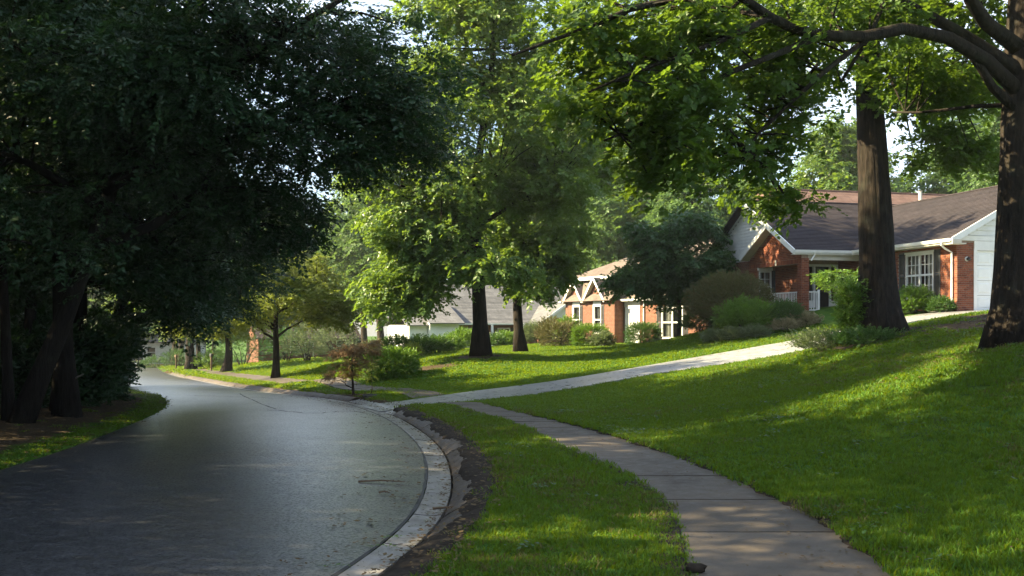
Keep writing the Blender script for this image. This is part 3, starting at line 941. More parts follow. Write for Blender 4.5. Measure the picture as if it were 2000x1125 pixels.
# ------------------------------------------------------------------ trees
def tree(name, label, group, base, height, r0, ells, nspr, mat, sc=1.0, sprays=SPRAY_SMALL, lean=(0, 0), bark='bark_small', nlimb=8, seed=1, clump_r=0.9, limb_lo=0.35, sides=9, extra=None, flat=0.62, cat='tree', ridged=False, trunk_top=0.92, fork=None):
    """ells: (dx,dy,z above foot,rx,ry,rz,clumps)"""
    rs = random.Random(seed)
    bx, by = base
    bz = H(bx, by) - 0.05
    root = empty(name, (bx, by, bz))
    tag(root, label, cat, group)
    top = height * trunk_top
    nseg = 26 if ridged else 12
    tp, tr = [], []
    wob = [(rs.uniform(-1, 1), rs.uniform(-1, 1)) for _ in range(4)]
    for i in range(nseg + 1):
        u = i / nseg
        wf = 0.003 if ridged else 0.012
        x = lean[0] * u + wf * height * sum(w[0] * math.sin((k + 1) * 2.4 * u) for k, w in enumerate(wob))
        y = lean[1] * u + wf * height * sum(w[1] * math.sin((k + 1) * 2.4 * u) for k, w in enumerate(wob))
        z = u * top if i else -0.15
        flare = 1 + (0.5 if r0 > .2 else .3) * math.exp(-max(z, 0) / (1.0 * r0 + 0.15))
        tp.append(Vector((x, y, z))); tr.append(r0 * (1 - 0.86 * u ** 0.9) * flare)
    ph = [rs.uniform(0, 6.28) for _ in range(6)]
    def ridge(an, u, i):
        fl = math.exp(-u * top / (0.9 * r0 + .2))
        return 1 + 0.12 * fl * math.sin(5 * an + ph[0]) + 0.10 * fl * math.sin(3 * an + ph[1]) + 0.036 * math.sin(17 * an + ph[2] + 5 * u) + (0.034 * math.sin(29 * an + 11 * math.sin(9 * u + ph[3])) if ridged else 0) + 0.02 * math.sin(2 * an + 9 * u)
    tb = MB(); tb.tube(tp, tr, 44 if ridged else sides, ridge=ridge)
    tb.build('trunk', M[bark], root, smooth=True)
    def trunk_at(z):
        z = min(max(z, 0), top * .98)
        k = z / top * nseg; i = min(int(k), nseg - 1); f = k - i
        return tp[i].lerp(tp[i + 1], f) if i else Vector((tp[1].x * f, tp[1].y * f, z))
    def rad_at(z): 
        u = min(max(z / top, 0), 1); return r0 * (1 - 0.86 * u ** 0.9)
    # clumps of leaves
    clumps = []
    for (dx, dy, cz, rx, ry, rz, nc) in ells:
        for _ in range(nc):
            while True:
                d = Vector((rs.gauss(0, 1), rs.gauss(0, 1), rs.gauss(0, 1)))
                if d.length > .1: break
            d.normalize()
            q = 0.35 + 0.65 * rs.random() ** 0.5
            q *= 0.88 + 0.14 * math.sin(3 * math.atan2(d.y, d.x) + seed) + 0.1 * math.sin(7 * d.z + 2 * seed)
            clumps.append(Vector((dx + d.x * rx * q, dy + d.y * ry * q, cz + d.z * rz * q)))
    # limbs: each carries the clumps near it
    lb = MB(); limb_pts = []
    if extra:
        for pts, ra, rb in extra:
            pts = [Vector(p) - Vector((bx, by, bz)) for p in pts]
            ra_ = [ra + (rb - ra) * (k / (len(pts) - 1)) ** .8 for k in range(len(pts))]
            m = MB(); m.tube(pts, ra_, 10, ridge=lambda an, u, i: 1 + .05 * math.sin(7 * an + 9 * u)); m.build('limb', M[bark], root, smooth=True)
            for k in range(len(pts) - 1):
                for f in (0, .5): limb_pts.append((pts[k].lerp(pts[k + 1], f), ra_[k]))
    targets = rs.sample(clumps, min(nlimb, len(clumps)))
    for tgt in targets:
        hd = math.hypot(tgt.x, tgt.y)
        z0 = max(limb_lo * height * rs.uniform(.85, 1.2), min(tgt.z - 0.55 * hd, top * .9))
        a = trunk_at(z0); e = a.lerp(tgt, .85)
        mid = a.lerp(e, .5) + Vector((rs.uniform(-.3, .3), rs.uniform(-.3, .3), 0.10 * hd))
        r1 = min(rad_at(z0) * 0.55, 0.05 + 0.022 * (e - a).length)
        pts = []; 
        for k in range(9):
            u = k / 8
            pts.append(a * (1 - u) ** 2 + mid * 2 * u * (1 - u) + e * u * u + Vector((rs.uniform(-.05, .05), rs.uniform(-.05, .05), rs.uniform(-.05, .05))) * (1 if 0 < k < 8 else 0))
        ra_ = [r1 * (1 - .8 * k / 8) for k in range(9)]
        lb.tube(pts, ra_, 6)
        limb_pts += [(p, r) for p, r in zip(pts[2:], ra_[2:])]
    for z in np.linspace(limb_lo * height, top * .95, 8): limb_pts.append((trunk_at(z), rad_at(z)))
    LP = np.array([tuple(p) for p, _ in limb_pts])
    for c in clumps:
        d = LP - np.array(tuple(c)); k = int(((d ** 2).sum(1) + np.maximum(-d[:, 2] * -1, 0) * 2).argmin())
        p, r = limb_pts[k]
        ln = (c - p).length
        if ln < .15: continue
        m_ = p.lerp(c, .5) + Vector((0, 0, 0.06 * ln))
        lb.tube([p, m_, c], [min(r * .6, 0.012 + 0.012 * ln), 0.010 + 0.006 * ln, 0.006], 4, cap=False)
    if lb.v: lb.build('branches', M[bark], root, smooth=True)
    # sprays
    nc = len(clumps)
    cl = np.array([tuple(c) for c in clumps])
    csz = clump_r * rng.uniform(.6, 1.35, nc)
    k = rng.integers(0, nc, nspr)
    d = rng.normal(size=(nspr, 3)); d /= np.linalg.norm(d, axis=1)[:, None]
    q = rng.random(nspr) ** 0.45
    off = d * (q * csz[k])[:, None]; off[:, 2] *= flat
    P = cl[k] + off
    out = off.copy(); cen = cl.mean(0); o2 = P - cen
    yaw = np.arctan2(off[:, 1] + .25 * o2[:, 1], off[:, 0] + .25 * o2[:, 0]) + rng.normal(0, .7, nspr)
    Rt = np.c_[rng.normal(0, .45, nspr), rng.normal(.22, .4, nspr), yaw]
    S = (sc * rng.uniform(.7, 1.25, nspr))[:, None] * np.ones((1, 3))
    cr = scatter_obj('crown', sprays, P, Rt, S, M[mat], root)
    return root

def copy_tree(src, loc, rz, sc, label):
    def rec(o, parent=None):
        c = o.copy(); C.objects.link(c)
        if parent: c.parent = parent
        for ch in o.children: rec(ch, c)
        return c
    c = rec(src)
    c.location = loc; c.rotation_euler = (0, 0, rz); c.scale = (sc, sc, sc)
    c['label'] = label
    return c

# ------------------------------------------------------------------ shrubs
def shrub(name, label, group, pos, rx, ry, h, mat, n, sc=0.7, shape='dome', seed=1, rot=0.0, cat='shrub', sprays=SPRAY_SHRUB, stems=7, up=0.35, rough=0.08, twist=0.0, z=None, mat2=None):
    rs = random.Random(seed)
    x, y = pos
    zg = H(x, y) if z is None else z
    root = empty(name, (x, y, zg - 0.03), rot)
    tag(root, label, cat, group)
    m = MB()
    for _ in range(stems):
        a = rs.uniform(0, 6.28); e = Vector((rx * .6 * math.cos(a), ry * .6 * math.sin(a), h * rs.uniform(.55, .85)))
        m.tube([Vector((.08 * rx * math.cos(a), .08 * ry * math.sin(a), -.05)), e * .5 + Vector((0, 0, .06 * h)), e], [.02 + .012 * h, .016 + .006 * h, .006], 5, cap=False)
    m.build('stems', M['bark_small'], root, smooth=True)
    d = rng.normal(size=(n, 3)); d /= np.linalg.norm(d, axis=1)[:, None]
    ph = rng.uniform(0, 6.28, 4)
    if shape == 'dome':
        d[:, 2] = np.abs(d[:, 2])
        low = rng.random(n) < .3
        d[low, 2] *= -.35
        q = 1 - .45 * rng.random(n) ** 2.2
        q *= 1 + rough * (np.sin(3 * np.arctan2(d[:, 1], d[:, 0]) + ph[0]) + np.sin(5 * np.arctan2(d[:, 1], d[:, 0]) + 4 * d[:, 2] + ph[1]) + .8 * np.sin(9 * d[:, 0] + ph[2]) * np.sin(9 * d[:, 1] + ph[3]))
        P = np.c_[d[:, 0] * rx * q, d[:, 1] * ry * q, h * .40 + d[:, 2] * h * .60 * q]
    elif shape == 'box':
        e = np.abs(d).max(1)[:, None]
        d2 = d / (e ** .75)
        q = 1 - .4 * rng.random(n) ** 2.2
        P = np.c_[d2[:, 0] * rx * q, d2[:, 1] * ry * q, h * .5 + d2[:, 2] * h * .5 * q]
        P += rng.normal(0, rough * .35, (n, 3)) * np.array([rx, ry, h])
    else:   # loose upright clump
        q = rng.random(n) ** .5
        hh = rng.random(n)
        P = np.c_[d[:, 0] * rx * q * (.45 + .55 * hh), d[:, 1] * ry * q * (.45 + .55 * hh), h * hh]
    P[:, 2] = np.maximum(P[:, 2], .03)
    yaw = np.arctan2(d[:, 1], d[:, 0]) + rng.normal(0, .6, n)
    pit = -np.arcsin(np.clip(d[:, 2], -1, 1)) * .7 - up + rng.normal(0, .3, n)
    Rt = np.c_[rng.normal(0, .5, n), pit, yaw]
    S = (sc * rng.uniform(.7, 1.25, n))[:, None] * np.ones((1, 3))
    if mat2:
        topm = P[:, 2] > h * rng.uniform(.55, .9, n)
        scatter_obj('foliage', sprays, P[~topm], Rt[~topm], S[~topm], M[mat], root)
        t = scatter_obj('top_foliage', sprays, P[topm], Rt[topm], S[topm], M[mat2], root)
    else:
        scatter_obj('foliage', sprays, P, Rt, S, M[mat], root)
    return root
# ------------------------------------------------------------------ house kit (every house is built in its own frame: x along, y back, z up)
class Frame:
    """a wall plane: origin o, s along, t up, n outwards"""
    def __init__(s, o, es, en):
        s.o, s.es, s.en, s.ez = Vector(o), Vector(es).normalized(), Vector(en).normalized(), Vector((0, 0, 1))
    def p(s, a, t, n=0.0):
        return s.o + s.es * a + s.ez * t + s.en * n
    def box(s, m, a0, t0, n0, a1, t1, n1):
        c = [s.p(a, t, n) for (a, t, n) in ((a0, t0, n0), (a1, t0, n0), (a1, t0, n1), (a0, t0, n1), (a0, t1, n0), (a1, t1, n0), (a1, t1, n1), (a0, t1, n1))]
        return m.add(c, [(0, 3, 2, 1), (4, 5, 6, 7), (0, 1, 5, 4), (1, 2, 6, 5), (2, 3, 7, 6), (3, 0, 4, 7)])

def wall(name, fr, a0, a1, t0, t1, holes, mat, parent, th=0.2, n=0.0):
    """wall with rectangular openings (a0,a1,t0,t1)"""
    As = sorted({a0, a1} | {h[0] for h in holes} | {h[1] for h in holes})
    Ts = sorted({t0, t1} | {h[2] for h in holes} | {h[3] for h in holes})
    m = MB()
    for i in range(len(As) - 1):
        j = 0
        while j < len(Ts) - 1:
            ca = (As[i] + As[i + 1]) / 2
            def open_(jj):
                ct = (Ts[jj] + Ts[jj + 1]) / 2
                return any(h[0] < ca < h[1] and h[2] < ct < h[3] for h in holes)
            if open_(j): j += 1; continue
            k = j
            while k + 1 < len(Ts) - 1 and not open_(k + 1): k += 1
            fr.box(m, As[i], Ts[j], n - th, As[i + 1], Ts[k + 1], n)
            j = k + 1
    return m.build(name, mat, parent)

def window(fr, a0, a1, t0, t1, parent, cols=2, sashes=2, mun=(3, 2), depth=0.07, curtain=True, frame_mat='white_paint', fine=True):
    """white framed window set into an opening; cols units side by side"""
    m = MB(); f = 0.055
    fr.box(m, a0, t0, -depth, a0 + f, t1, 0.015); fr.box(m, a1 - f, t0, -depth, a1, t1, 0.015)
    fr.box(m, a0 + f, t1 - f, -depth, a1 - f, t1, 0.015); fr.box(m, a0 + f, t0, -depth, a1 - f, t0 + f, 0.015)
    w = m.build('window', M[frame_mat], parent)
    cw = (a1 - a0 - 2 * f) / cols
    g = MB(); mu = MB()
    for c in range(cols):
        x0 = a0 + f + c * cw
        if c: fr.box(mu, x0 - .04, t0 + f, -depth + .005, x0 + .04, t1 - f, 0.008)
        for s in range(sashes):
            y0 = t0 + f + s * (t1 - t0 - 2 * f) / sashes; y1 = y0 + (t1 - t0 - 2 * f) / sashes
            xa, xb = x0 + (.04 if c else 0), x0 + cw - (.04 if c < cols - 1 else 0)
            fr.box(mu, xa, y0, -depth + .01, xb, y0 + .035, -.012); fr.box(mu, xa, y1 - .035, -depth + .01, xb, y1, -.012)
            if fine:
                for k in range(1, mun[0]): 
                    xx = xa + (xb - xa) * k / mun[0]; fr.box(mu, xx - .011, y0 + .035, -depth + .015, xx + .011, y1 - .035, -.02)
                for k in range(1, mun[1]):
                    yy = y0 + (y1 - y0) * k / mun[1]; fr.box(mu, xa, yy - .011, -depth + .017, xb, yy + .011, -.022)
    mu.build('muntins', M[frame_mat], w)['kind'] = 'stuff'
    fr.box(g, a0 + f, t0 + f, -depth - .01, a1 - f, t1 - f, -depth); g.build('pane', M['glass'], w)
    if curtain:
        m = MB(); n = 28; W_ = a1 - a0
        for side in (0, 1):
            vs = []
            for k in range(n + 1):
                a = (a0 + .04 + W_ * .36 * k / n) if side == 0 else (a1 - .04 - W_ * .36 * k / n)
                nn = -depth - .14 + .03 * math.sin(k * 1.7) + .012 * math.sin(k * 4.1)
                vs += [fr.p(a, t0 + .02, nn), fr.p(a, t1 - .02, nn)]
            m.add(vs, [(2 * k, 2 * k + 2, 2 * k + 3, 2 * k + 1) for k in range(n)])
        m.build('curtain', M['curtain'], w)
    m = MB(); fr.box(m, a0, t0, -.9, a1, t1, -.86)
    m.build('room', M['interior'], w)
    return w

def shutter(fr, a0, a1, t0, t1, parent, n=0.03, label=None):
    m = MB(); b = 0.05
    fr.box(m, a0, t0, 0.0, a0 + b, t1, n); fr.box(m, a1 - b, t0, 0.0, a1, t1, n)
    tm = (t0 + t1) / 2
    for y0, y1 in ((t0, t0 + .07), (tm - .035, tm + .035), (t1 - .07, t1)): fr.box(m, a0 + b, y0, 0.0, a1 - b, y1, n)
    o = m.build('shutter', M['shutter'], parent)
    s = MB(); y = t0 + .075
    while y < t1 - .08:
        if abs(y + .015 - tm) > .05:
            c = [fr.p(a0 + b, y, .004), fr.p(a1 - b, y, .004), fr.p(a1 - b, y + .034, n * .8), fr.p(a0 + b, y + .034, n * .8), fr.p(a1 - b, y + .036, .004), fr.p(a0 + b, y + .036, .004)]
            s.add(c, [(0, 1, 4, 5), (0, 3, 2, 1), (3, 5, 4, 2)])
        y += .042
    s.build('louvres', M['shutter'], o)['kind'] = 'stuff'
    return o

def roof_slope(name, eave0, eave1, top0, top1, mat, parent, th=0.05, courses=0, expo=0.17):
    """one slope; eave0-eave1 low edge, top0-top1 high edge; courses laid one over the other"""
    e0, e1, t0, t1 = (Vector(p) for p in (eave0, eave1, top0, top1))
    nrm = (e1 - e0).cross(t0 - e0).normalized()
    if nrm.z < 0: nrm = -nrm
    m = MB()
    vs = [e0, e1, t1, t0]; vs += [p - nrm * th for p in vs]
    m.add(vs, [(0, 1, 2, 3), (7, 6, 5, 4), (0, 4, 5, 1), (1, 5, 6, 2), (2, 6, 7, 3), (3, 7, 4, 0)])
    r = m.build(name, mat, parent)
    if courses:
        for k in range(courses):
            u0, u1 = k / courses, (k + 1) / courses
            a, b = e0.lerp(t0, u0), e1.lerp(t1, u0)
            c, d = e1.lerp(t1, u1), e0.lerp(t0, u1)
            m = MB()
            lo, hi = nrm * random.uniform(.016, .022), nrm * .003
            low = nrm * .0015
            m.add([a + low, b + low, b + lo, a + lo, c + hi, d + hi, ], [(0, 1, 2, 3), (3, 2, 4, 5), (0, 3, 5), (1, 4, 2)])
            m.build('shingle_course', mat, r)
    return r

BRICKS = []     # (centre, along, normal, length) in house frame
def lay_bricks(fr, a0, a1, t0, t1, holes=(), keep=None, out=BRICKS, cw=0.205, ch=0.075):
    row = 0; t = t0
    while t + ch * .6 < t1:
        a = a0 - (cw / 2 if row % 2 else 0)
        while a < a1 - .02:
            b0, b1 = max(a, a0), min(a + cw, a1)
            ca, ct = (b0 + b1) / 2, t + ch / 2
            cut = False
            for h in holes:
                if h[0] - .01 < ca < h[1] + .01 and h[2] < ct < h[3]: cut = True
                elif h[2] < ct < h[3]:
                    if b0 < h[0] < b1: b1 = h[0]
                    elif b0 < h[1] < b1: b0 = h[1]
            ca = (b0 + b1) / 2
            if not cut and b1 - b0 > .04 and (keep is None or keep(b0, b1, ct)):
                out.append((fr.p(ca, ct, 0.0), fr.es.copy(), fr.en.copy(), b1 - b0 - .011))
            a += cw
        t += ch; row += 1

_brick_mesh = {}
def brick_mesh(L):
    k = round(L * 100)
    if k not in _brick_mesh:
        m = MB(); l = k / 200; h = .0325; d = .011; b = .003
        m.add([(-l, 0, -h), (l, 0, -h), (l, 0, h), (-l, 0, h), (-l + b, -d, -h + b), (l - b, -d, -h + b), (l - b, -d, h - b), (-l + b, -d, h - b)],
              [(4, 5, 6, 7), (0, 1, 5, 4), (1, 2, 6, 5), (2, 3, 7, 6), (3, 0, 4, 7)])
        me = bpy.data.meshes.new('brick'); me.from_pydata([tuple(v) for v in m.v], [], m.f); me.materials.append(M['brick'])
        _brick_mesh[k] = me
    return _brick_mesh[k]

# ------------------------------------------------------------------ the near brick house
HZ = 2.2
h1 = empty('brick_house', (12.07, 42.5, HZ), math.atan2(.235, .972))
tag(h1, 'red brick bungalow with dark shingle roof, gabled porch and white garage door', 'house')
EA = 2.6; PT = 0.55
west = Frame((3.2, 0, 0), (0, -1, 0), (-1, 0, 0))          # s runs from y=0 towards us
front = Frame((3.2, -6.2, 0), (1, 0, 0), (0, -1, 0))
porch_w = Frame((0, 1.8, 0), (1, 0, 0), (0, -1, 0))
back_w = Frame((0, 4.0, 0), (1, 0, 0), (0, -1, 0))
jog_w = Frame((1.25, 1.8, 0), (0, 1, 0), (-1, 0, 0))
gable_f = Frame((0.35, 0, 0), (0, 1, 0), (-1, 0, 0))       # brick gable of the porch
win_h = (3.12, 4.84, 0.55, 2.3)
wall('wall', west, -1.8, 6.2, -0.6, EA - .12, [win_h], M['mortar'], h1)
gd = (0.85, 3.4, 0.0, 2.30)
wall('wall', front, 0.2, 8.0, -0.6, EA + .02, [gd], M['mortar'], h1)
dh = (1.54, 3.10, 0.06, 2.12)
wall('wall', porch_w, 1.45, 3.2, -0.6, 2.55, [(1.62, 3.0, 0.05, 2.08)], M['mortar'], h1)
bw = (0.42, 1.05, 0.5, 2.0)
wall('wall', back_w, 0.36, 1.25, -0.6, 2.55, [bw], M['mortar'], h1)
wall('wall', jog_w, 0.0, 2.0, -0.6, 2.55, [], M['mortar'], h1)
side = Frame((0.35, 4.0, 0), (0, 1, 0), (-1, 0, 0))
wall('wall', side, 0.2, 5.5, -0.9, 2.5, [], M['brick_wall'], h1)
m = MB(); m.box(3.4, 9.3, -.6, 11.2, 9.5, 2.5); m.box(.36, 9.3, -.6, 3.4, 9.5, 2.5); m.box(11.0, -6.0, -.6, 11.2, 9.3, 2.5)
m.build('rear_wall', M['brick_wall'], h1)
m = MB(); m.box(.36, 4.2, 2.55, 11, 4.3, 2.6); m.box(.37, .05, 2.47, 3.19, 3.99, 2.5)
m.build('porch_ceiling', M['white_paint'], h1)
m = MB(); m.box(.3, .1, -.5, 3.2, 1.78, .0); m.box(.3, 1.78, -.5, 1.23, 3.98, .0)
m.build('porch_floor', M['brick_wall'], h1)
m = MB(); m.box(1.3, -.32, -.5, 3.0, .09, -.16)
m.build('porch_step', M['brick_wall'], h1)
# bricks, piece by piece
lay_bricks(front, 0.0, 0.72, -0.08, EA - .02)
lay_bricks(west, -1.8, 6.2, -0.08, EA - .14, [(2.70, 5.26, 0.50, 2.36)])
# porch pillar
pil = MB(); pil.box(.362, .062, -.5, .698, .398, 2.30); pil.build('pillar', M['mortar'], h1)
lay_bricks(Frame((.35, .40, 0), (0, -1, 0), (-1, 0, 0)), 0.0, .35, -.45, 2.30)
lay_bricks(Frame((.35, .05, 0), (1, 0, 0), (0, -1, 0)), 0.0, .36, -.45, 2.30)
# brick gable over the porch opening
def gz(y): return 2.55 + (2.45 - abs(y - 2.45)) * PT
gm = MB()
gm.prism([(.36, 0.06, 2.10), (.36, 4.84, 2.10), (.36, 4.84, 2.56), (.36, 2.45, gz(2.45) - .06), (.36, .06, 2.56)], (1, 0, 0), .30)
gm.build('gable', M['mortar'], h1)
lay_bricks(gable_f, 0.06, 4.84, 2.32, 3.95, (), lambda b0, b1, ct: ct + .035 < min(gz(b0), gz(b1)) - .05)
# soldier course over the opening
t_ = 0.08
while t_ < 4.80:
    BRICKS.append((gable_f.p(t_ + .035, 2.21, 0), Vector((0, 0, 1)), Vector((-1, 0, 0)), .19)); t_ += .078
m = MB(); Frame((.35, 0, 0), (0, 1, 0), (-1, 0, 0)).box(m, 2.2, 2.12, .012, 2.34, 2.36, .022)
m.build('keystone', M['cream_paint'], h1)
lay_bricks(Frame((.35, 4.0, 0), (0, 1, 0), (-1, 0, 0)), 0.0, .84, -.3, 2.1)
lay_bricks(porch_w, 1.27, 1.55, 0.02, 2.45)
lay_bricks(Frame((1.25, 4.0, 0), (0, -1, 0), (-1, 0, 0)), 0.0, 2.2, 0.02, 2.45)
mw = h1.matrix_basis if False else Matrix.LocRotScale(h1.location, h1.rotation_euler, None)
camp = Vector((0, 0, EYE))
BRICKS.sort(key=lambda b: ((mw @ b[0]) - camp).length)
for i, (p, es, en, L) in enumerate(BRICKS[:300]):
    o = bpy.data.objects.new('brick', brick_mesh(L)); C.objects.link(o); o.parent = h1
    ez = es.cross(-en)
    rot = Matrix((es, -en, ez)).transposed()
    o.matrix_local = Matrix.LocRotScale(p + en * random.uniform(-.002, .002), rot.to_quaternion(), None)
m = MB(); rv_ = []
for (p, es, en, L) in BRICKS[300:]:
    me = brick_mesh(L); ez = es.cross(-en); j = random.uniform(-.002, .002)
    m.add([p + en * j + es * v.co.x - en * v.co.y + ez * v.co.z for v in me.vertices], [tuple(f.vertices) for f in me.polygons])
    rv_ += [random.random()] * len(me.polygons)
bo = m.build('brick_courses', M['brick_mass'], h1, fix=False); bo['kind'] = 'stuff'
at = bo.data.attributes.new('rnd', 'FLOAT', 'FACE'); at.data.foreach_set('value', np.array(rv_, np.float32))

# roofs
yr = 4.9; zr_ = EA + PT * yr
main_front = roof_slope('main_roof', (-.02, -.02, EA), (2.95, -.02, EA), (-.02, 0.3, EA + PT * .32), (2.95, .3, EA + PT * .32), M['shingle'], h1)
sl = MB()
def slope_courses(p, n):
    pass
roof_slope('roof_slope', (-.02, 0, EA + .05), (12.0, 0, EA + .05), (-.02, yr, zr_ + .05), (12.0, yr, zr_ + .05), M['shingle'], h1, .06, 36)
bpy.data.objects.remove(main_front)
roof_slope('roof_slope', (-.02, 9.8, EA + .05), (12.0, 9.8, EA + .05), (-.02, yr, zr_ + .05), (12.0, yr, zr_ + .05), M['shingle'], h1, .06, 0)
m = MB(); m.tube([(-.02, yr, zr_ + .075), (12, yr, zr_ + .075)], .05, 6); m.build('ridge_cap', M['shingle'], h1)
za = EA + PT * 2.45
roof_slope('porch_roof', (-.02, 4.95, EA + .05), (.5, 4.95, EA + .05), (-.02, 2.45, za + .06), (.5, 2.45, za + .06), M['shingle'], h1, .06, 18)
WX0, WXR = 2.72, 7.2
zw = EA + PT * (WXR - WX0)
roof_slope('wing_roof', (WX0, -6.6, EA + .05), (WX0, 4.3, EA + .05), (WXR, -6.6, zw + .05), (WXR, 4.3, zw + .05), M['shingle'], h1, .06, 33)
roof_slope('wing_roof', (2 * WXR - WX0, -6.6, EA + .05), (2 * WXR - WX0, 4.3, EA + .05), (WXR, -6.6, zw + .05), (WXR, 4.3, zw + .05), M['shingle'], h1, .06, 0)
m = MB(); m.tube([(WXR, -6.6, zw + .075), (WXR, 4.3, zw + .075)], .05, 6); m.build('ridge_cap', M['shingle'], h1)
# rear, taller roof
rz = 6.55
roof_slope('rear_roof', (2.3, 5.2, rz - .57 * 3.8), (18.6, 5.2, rz - .57 * 3.8), (3.1, 9.0, rz), (15.0, 9.0, rz), M['shingle_brown'], h1, .06, 26)
m = MB()
m.add([(18.6, 5.2, rz - 2.166), (18.6, 12.8, rz - 2.166), (15, 9, rz), (2.3, 5.2, rz - 2.166), (2.3, 12.8, rz - 2.166), (3.1, 9, rz), (18.6, 12.8, rz - 2.166), (2.3, 12.8, rz - 2.166)], [(0, 1, 2), (3, 5, 4), (2, 6, 7, 5)])
m.build('rear_roof', M['shingle_brown'], h1)
m = MB(); m.tube([(3.1, 9, rz + .03), (15, 9, rz + .03)], .06, 6); m.build('ridge_cap', M['shingle_brown'], h1)
m = MB(); m.box(2.9, 5.8, 2.6, 18, 12.2, rz - 2.0); m.build('rear_wall', M['brick_wall'], h1)
ch_ = MB(); ch_.tube([(11.4, 7.3, 5.2), (11.4, 7.3, 6.45), (11.4, 7.3, 6.5)], [.09, .09, .12], 10); ch_.build('flue', M['cream_paint'], h1)
for (vx, vy) in ((2.2, 3.6), (9.5, 4.2)):
    m = MB(); zz = EA + PT * vy; m.tube([(vx, vy, zz), (vx, vy, zz + .38)], .05, 8); m.build('vent_pipe', M['concrete_dark'], h1)

# white trim
m = MB()
m.bar((-.05, -.05, EA - .02), (-.05, yr, zr_ - .02), .05, .22, (0, 0, 1)); m.build('rake_board', M['white_paint'], h1)
m = MB(); m.bar((-.052, 2.45, za - .02), (-.052, 5.02, EA - .04), .05, .20, (0, 0, 1)); m.build('rake_board', M['white_paint'], h1)
m = MB(); m.bar((.40, yr, zr_ - .02), (.40, 9.85, EA - .04), .05, .20, (0, 0, 1)); m.build('rake_board', M['white_paint'], h1)
m = MB(); m.bar((WX0 - .04, -6.64, EA - .02), (WXR, -6.64, zw - .02), .05, .22, (0, 0, 1)); m.bar((2 * WXR - WX0 + .04, -6.64, EA - .02), (WXR + .001, -6.645, zw - .02), .05, .22, (0, 0, 1)); m.build('rake_board', M['white_paint'], h1)
# soffits under the rakes
m = MB(); m.add([(-.02, 0, EA - .12), (.36, 0, EA - .12), (.36, 2.45, za - .12), (-.02, 2.45, za - .12), (-.02, 4.95, EA - .12), (.36, 4.95, EA - .12)], [(0, 1, 2, 3), (3, 2, 5, 4)]); m.build('soffit', M['cream_paint'], h1)
m = MB(); m.add([(WX0, -6.6, EA - .12), (WX0, -6.2, EA - .12), (WXR, -6.2, zw - .12), (WXR, -6.6, zw - .12)], [(0, 1, 2, 3)]); m.build('soffit', M['cream_paint'], h1)
m = MB(); m.box(WX0 - .05, -6.6, EA - .13, 3.2, -.1, EA - .11); m.build('soffit', M['cream_paint'], h1)
m = MB(); m.box(-.02, -.08, EA - .125, 2.95, .3, EA - .105); m.build('soffit', M['cream_paint'], h1)
# porch beam and gutters
m = MB(); m.box(.70, .1, 2.25, 3.19, .3, 2.475); m.build('porch_beam', M['cream_paint'], h1)
def gutter_run(p0, p1, out, parent, r=.065):
    p0, p1, out = Vector(p0), Vector(p1), Vector(out); up = Vector((0, 0, 1))
    prof = [(0, .055), (0, -.06), (.075, -.06), (.095, -.01), (.105, .05), (.115, .06), (.105, .064), (.095, .055), (.085, -.01), (.068, -.048), (.008, -.048), (.008, .055)]
    vs = [p + out * a + up * z for p in (p0, p1) for a, z in prof]; n = len(prof)
    m = MB(); m.add(vs, [(i, (i + 1) % n, n + (i + 1) % n, n + i) for i in range(n)] + [tuple(range(n)), tuple(range(2 * n - 1, n - 1, -1))])
    return m.build('roof_gutter', M['white_paint'], parent)
gutter_run((-.02, -.03, EA), (2.70, -.03, EA), (0, -1, 0), h1)
gutter_run((WX0 - .03, -.2, EA), (WX0 - .03, -6.58, EA), (-1, 0, 0), h1)
m = MB(); m.box(-.03, -.04, EA - .14, 2.74, -.015, EA + .03); m.build('fascia', M['white_paint'], h1)
m = MB(); m.box(WX0 - .03, -6.6, EA - .14, WX0 - .005, -.02, EA + .03); m.build('fascia', M['white_paint'], h1)
m = MB()
m.tube([(WX0 - .08, -6.05, EA - .06), (WX0 - .08, -6.05, EA - .16), (WX0 + .1, -6.02, EA - .28), (3.13, -6.0, EA - .42), (3.13, -6.0, .14), (3.10, -6.0, .06), (2.86, -6.0, .0)], .04, 8)
m.build('downspout', M['white_paint'], h1)
m = MB(); m.tube([(.9, -.1, EA - .06), (.9, -.05, EA - .16), (.78, .0, EA - .38)], .035, 8); m.build('downspout', M['white_paint'], h1)
m = MB(); m.add([(2.75, -6.1, .04), (2.75, -5.9, .04), (2.2, -5.85, -.06), (2.2, -6.15, -.06), (2.75, -6.1, -.06), (2.75, -5.9, -.06)], [(0, 1, 2, 3), (0, 3, 4), (1, 5, 2)]); m.build('splash_block', M['concrete_dark'], h1)
# cornice return at the wing corner
m = MB(); m.box(WX0 - .06, -6.66, EA - .15, 3.25, -6.205, EA - .11); m.box(WX0 - .06, -6.67, EA - .11, WX0 + .32, -6.62, EA + .02); m.build('cornice_return', M['cream_paint'], h1)
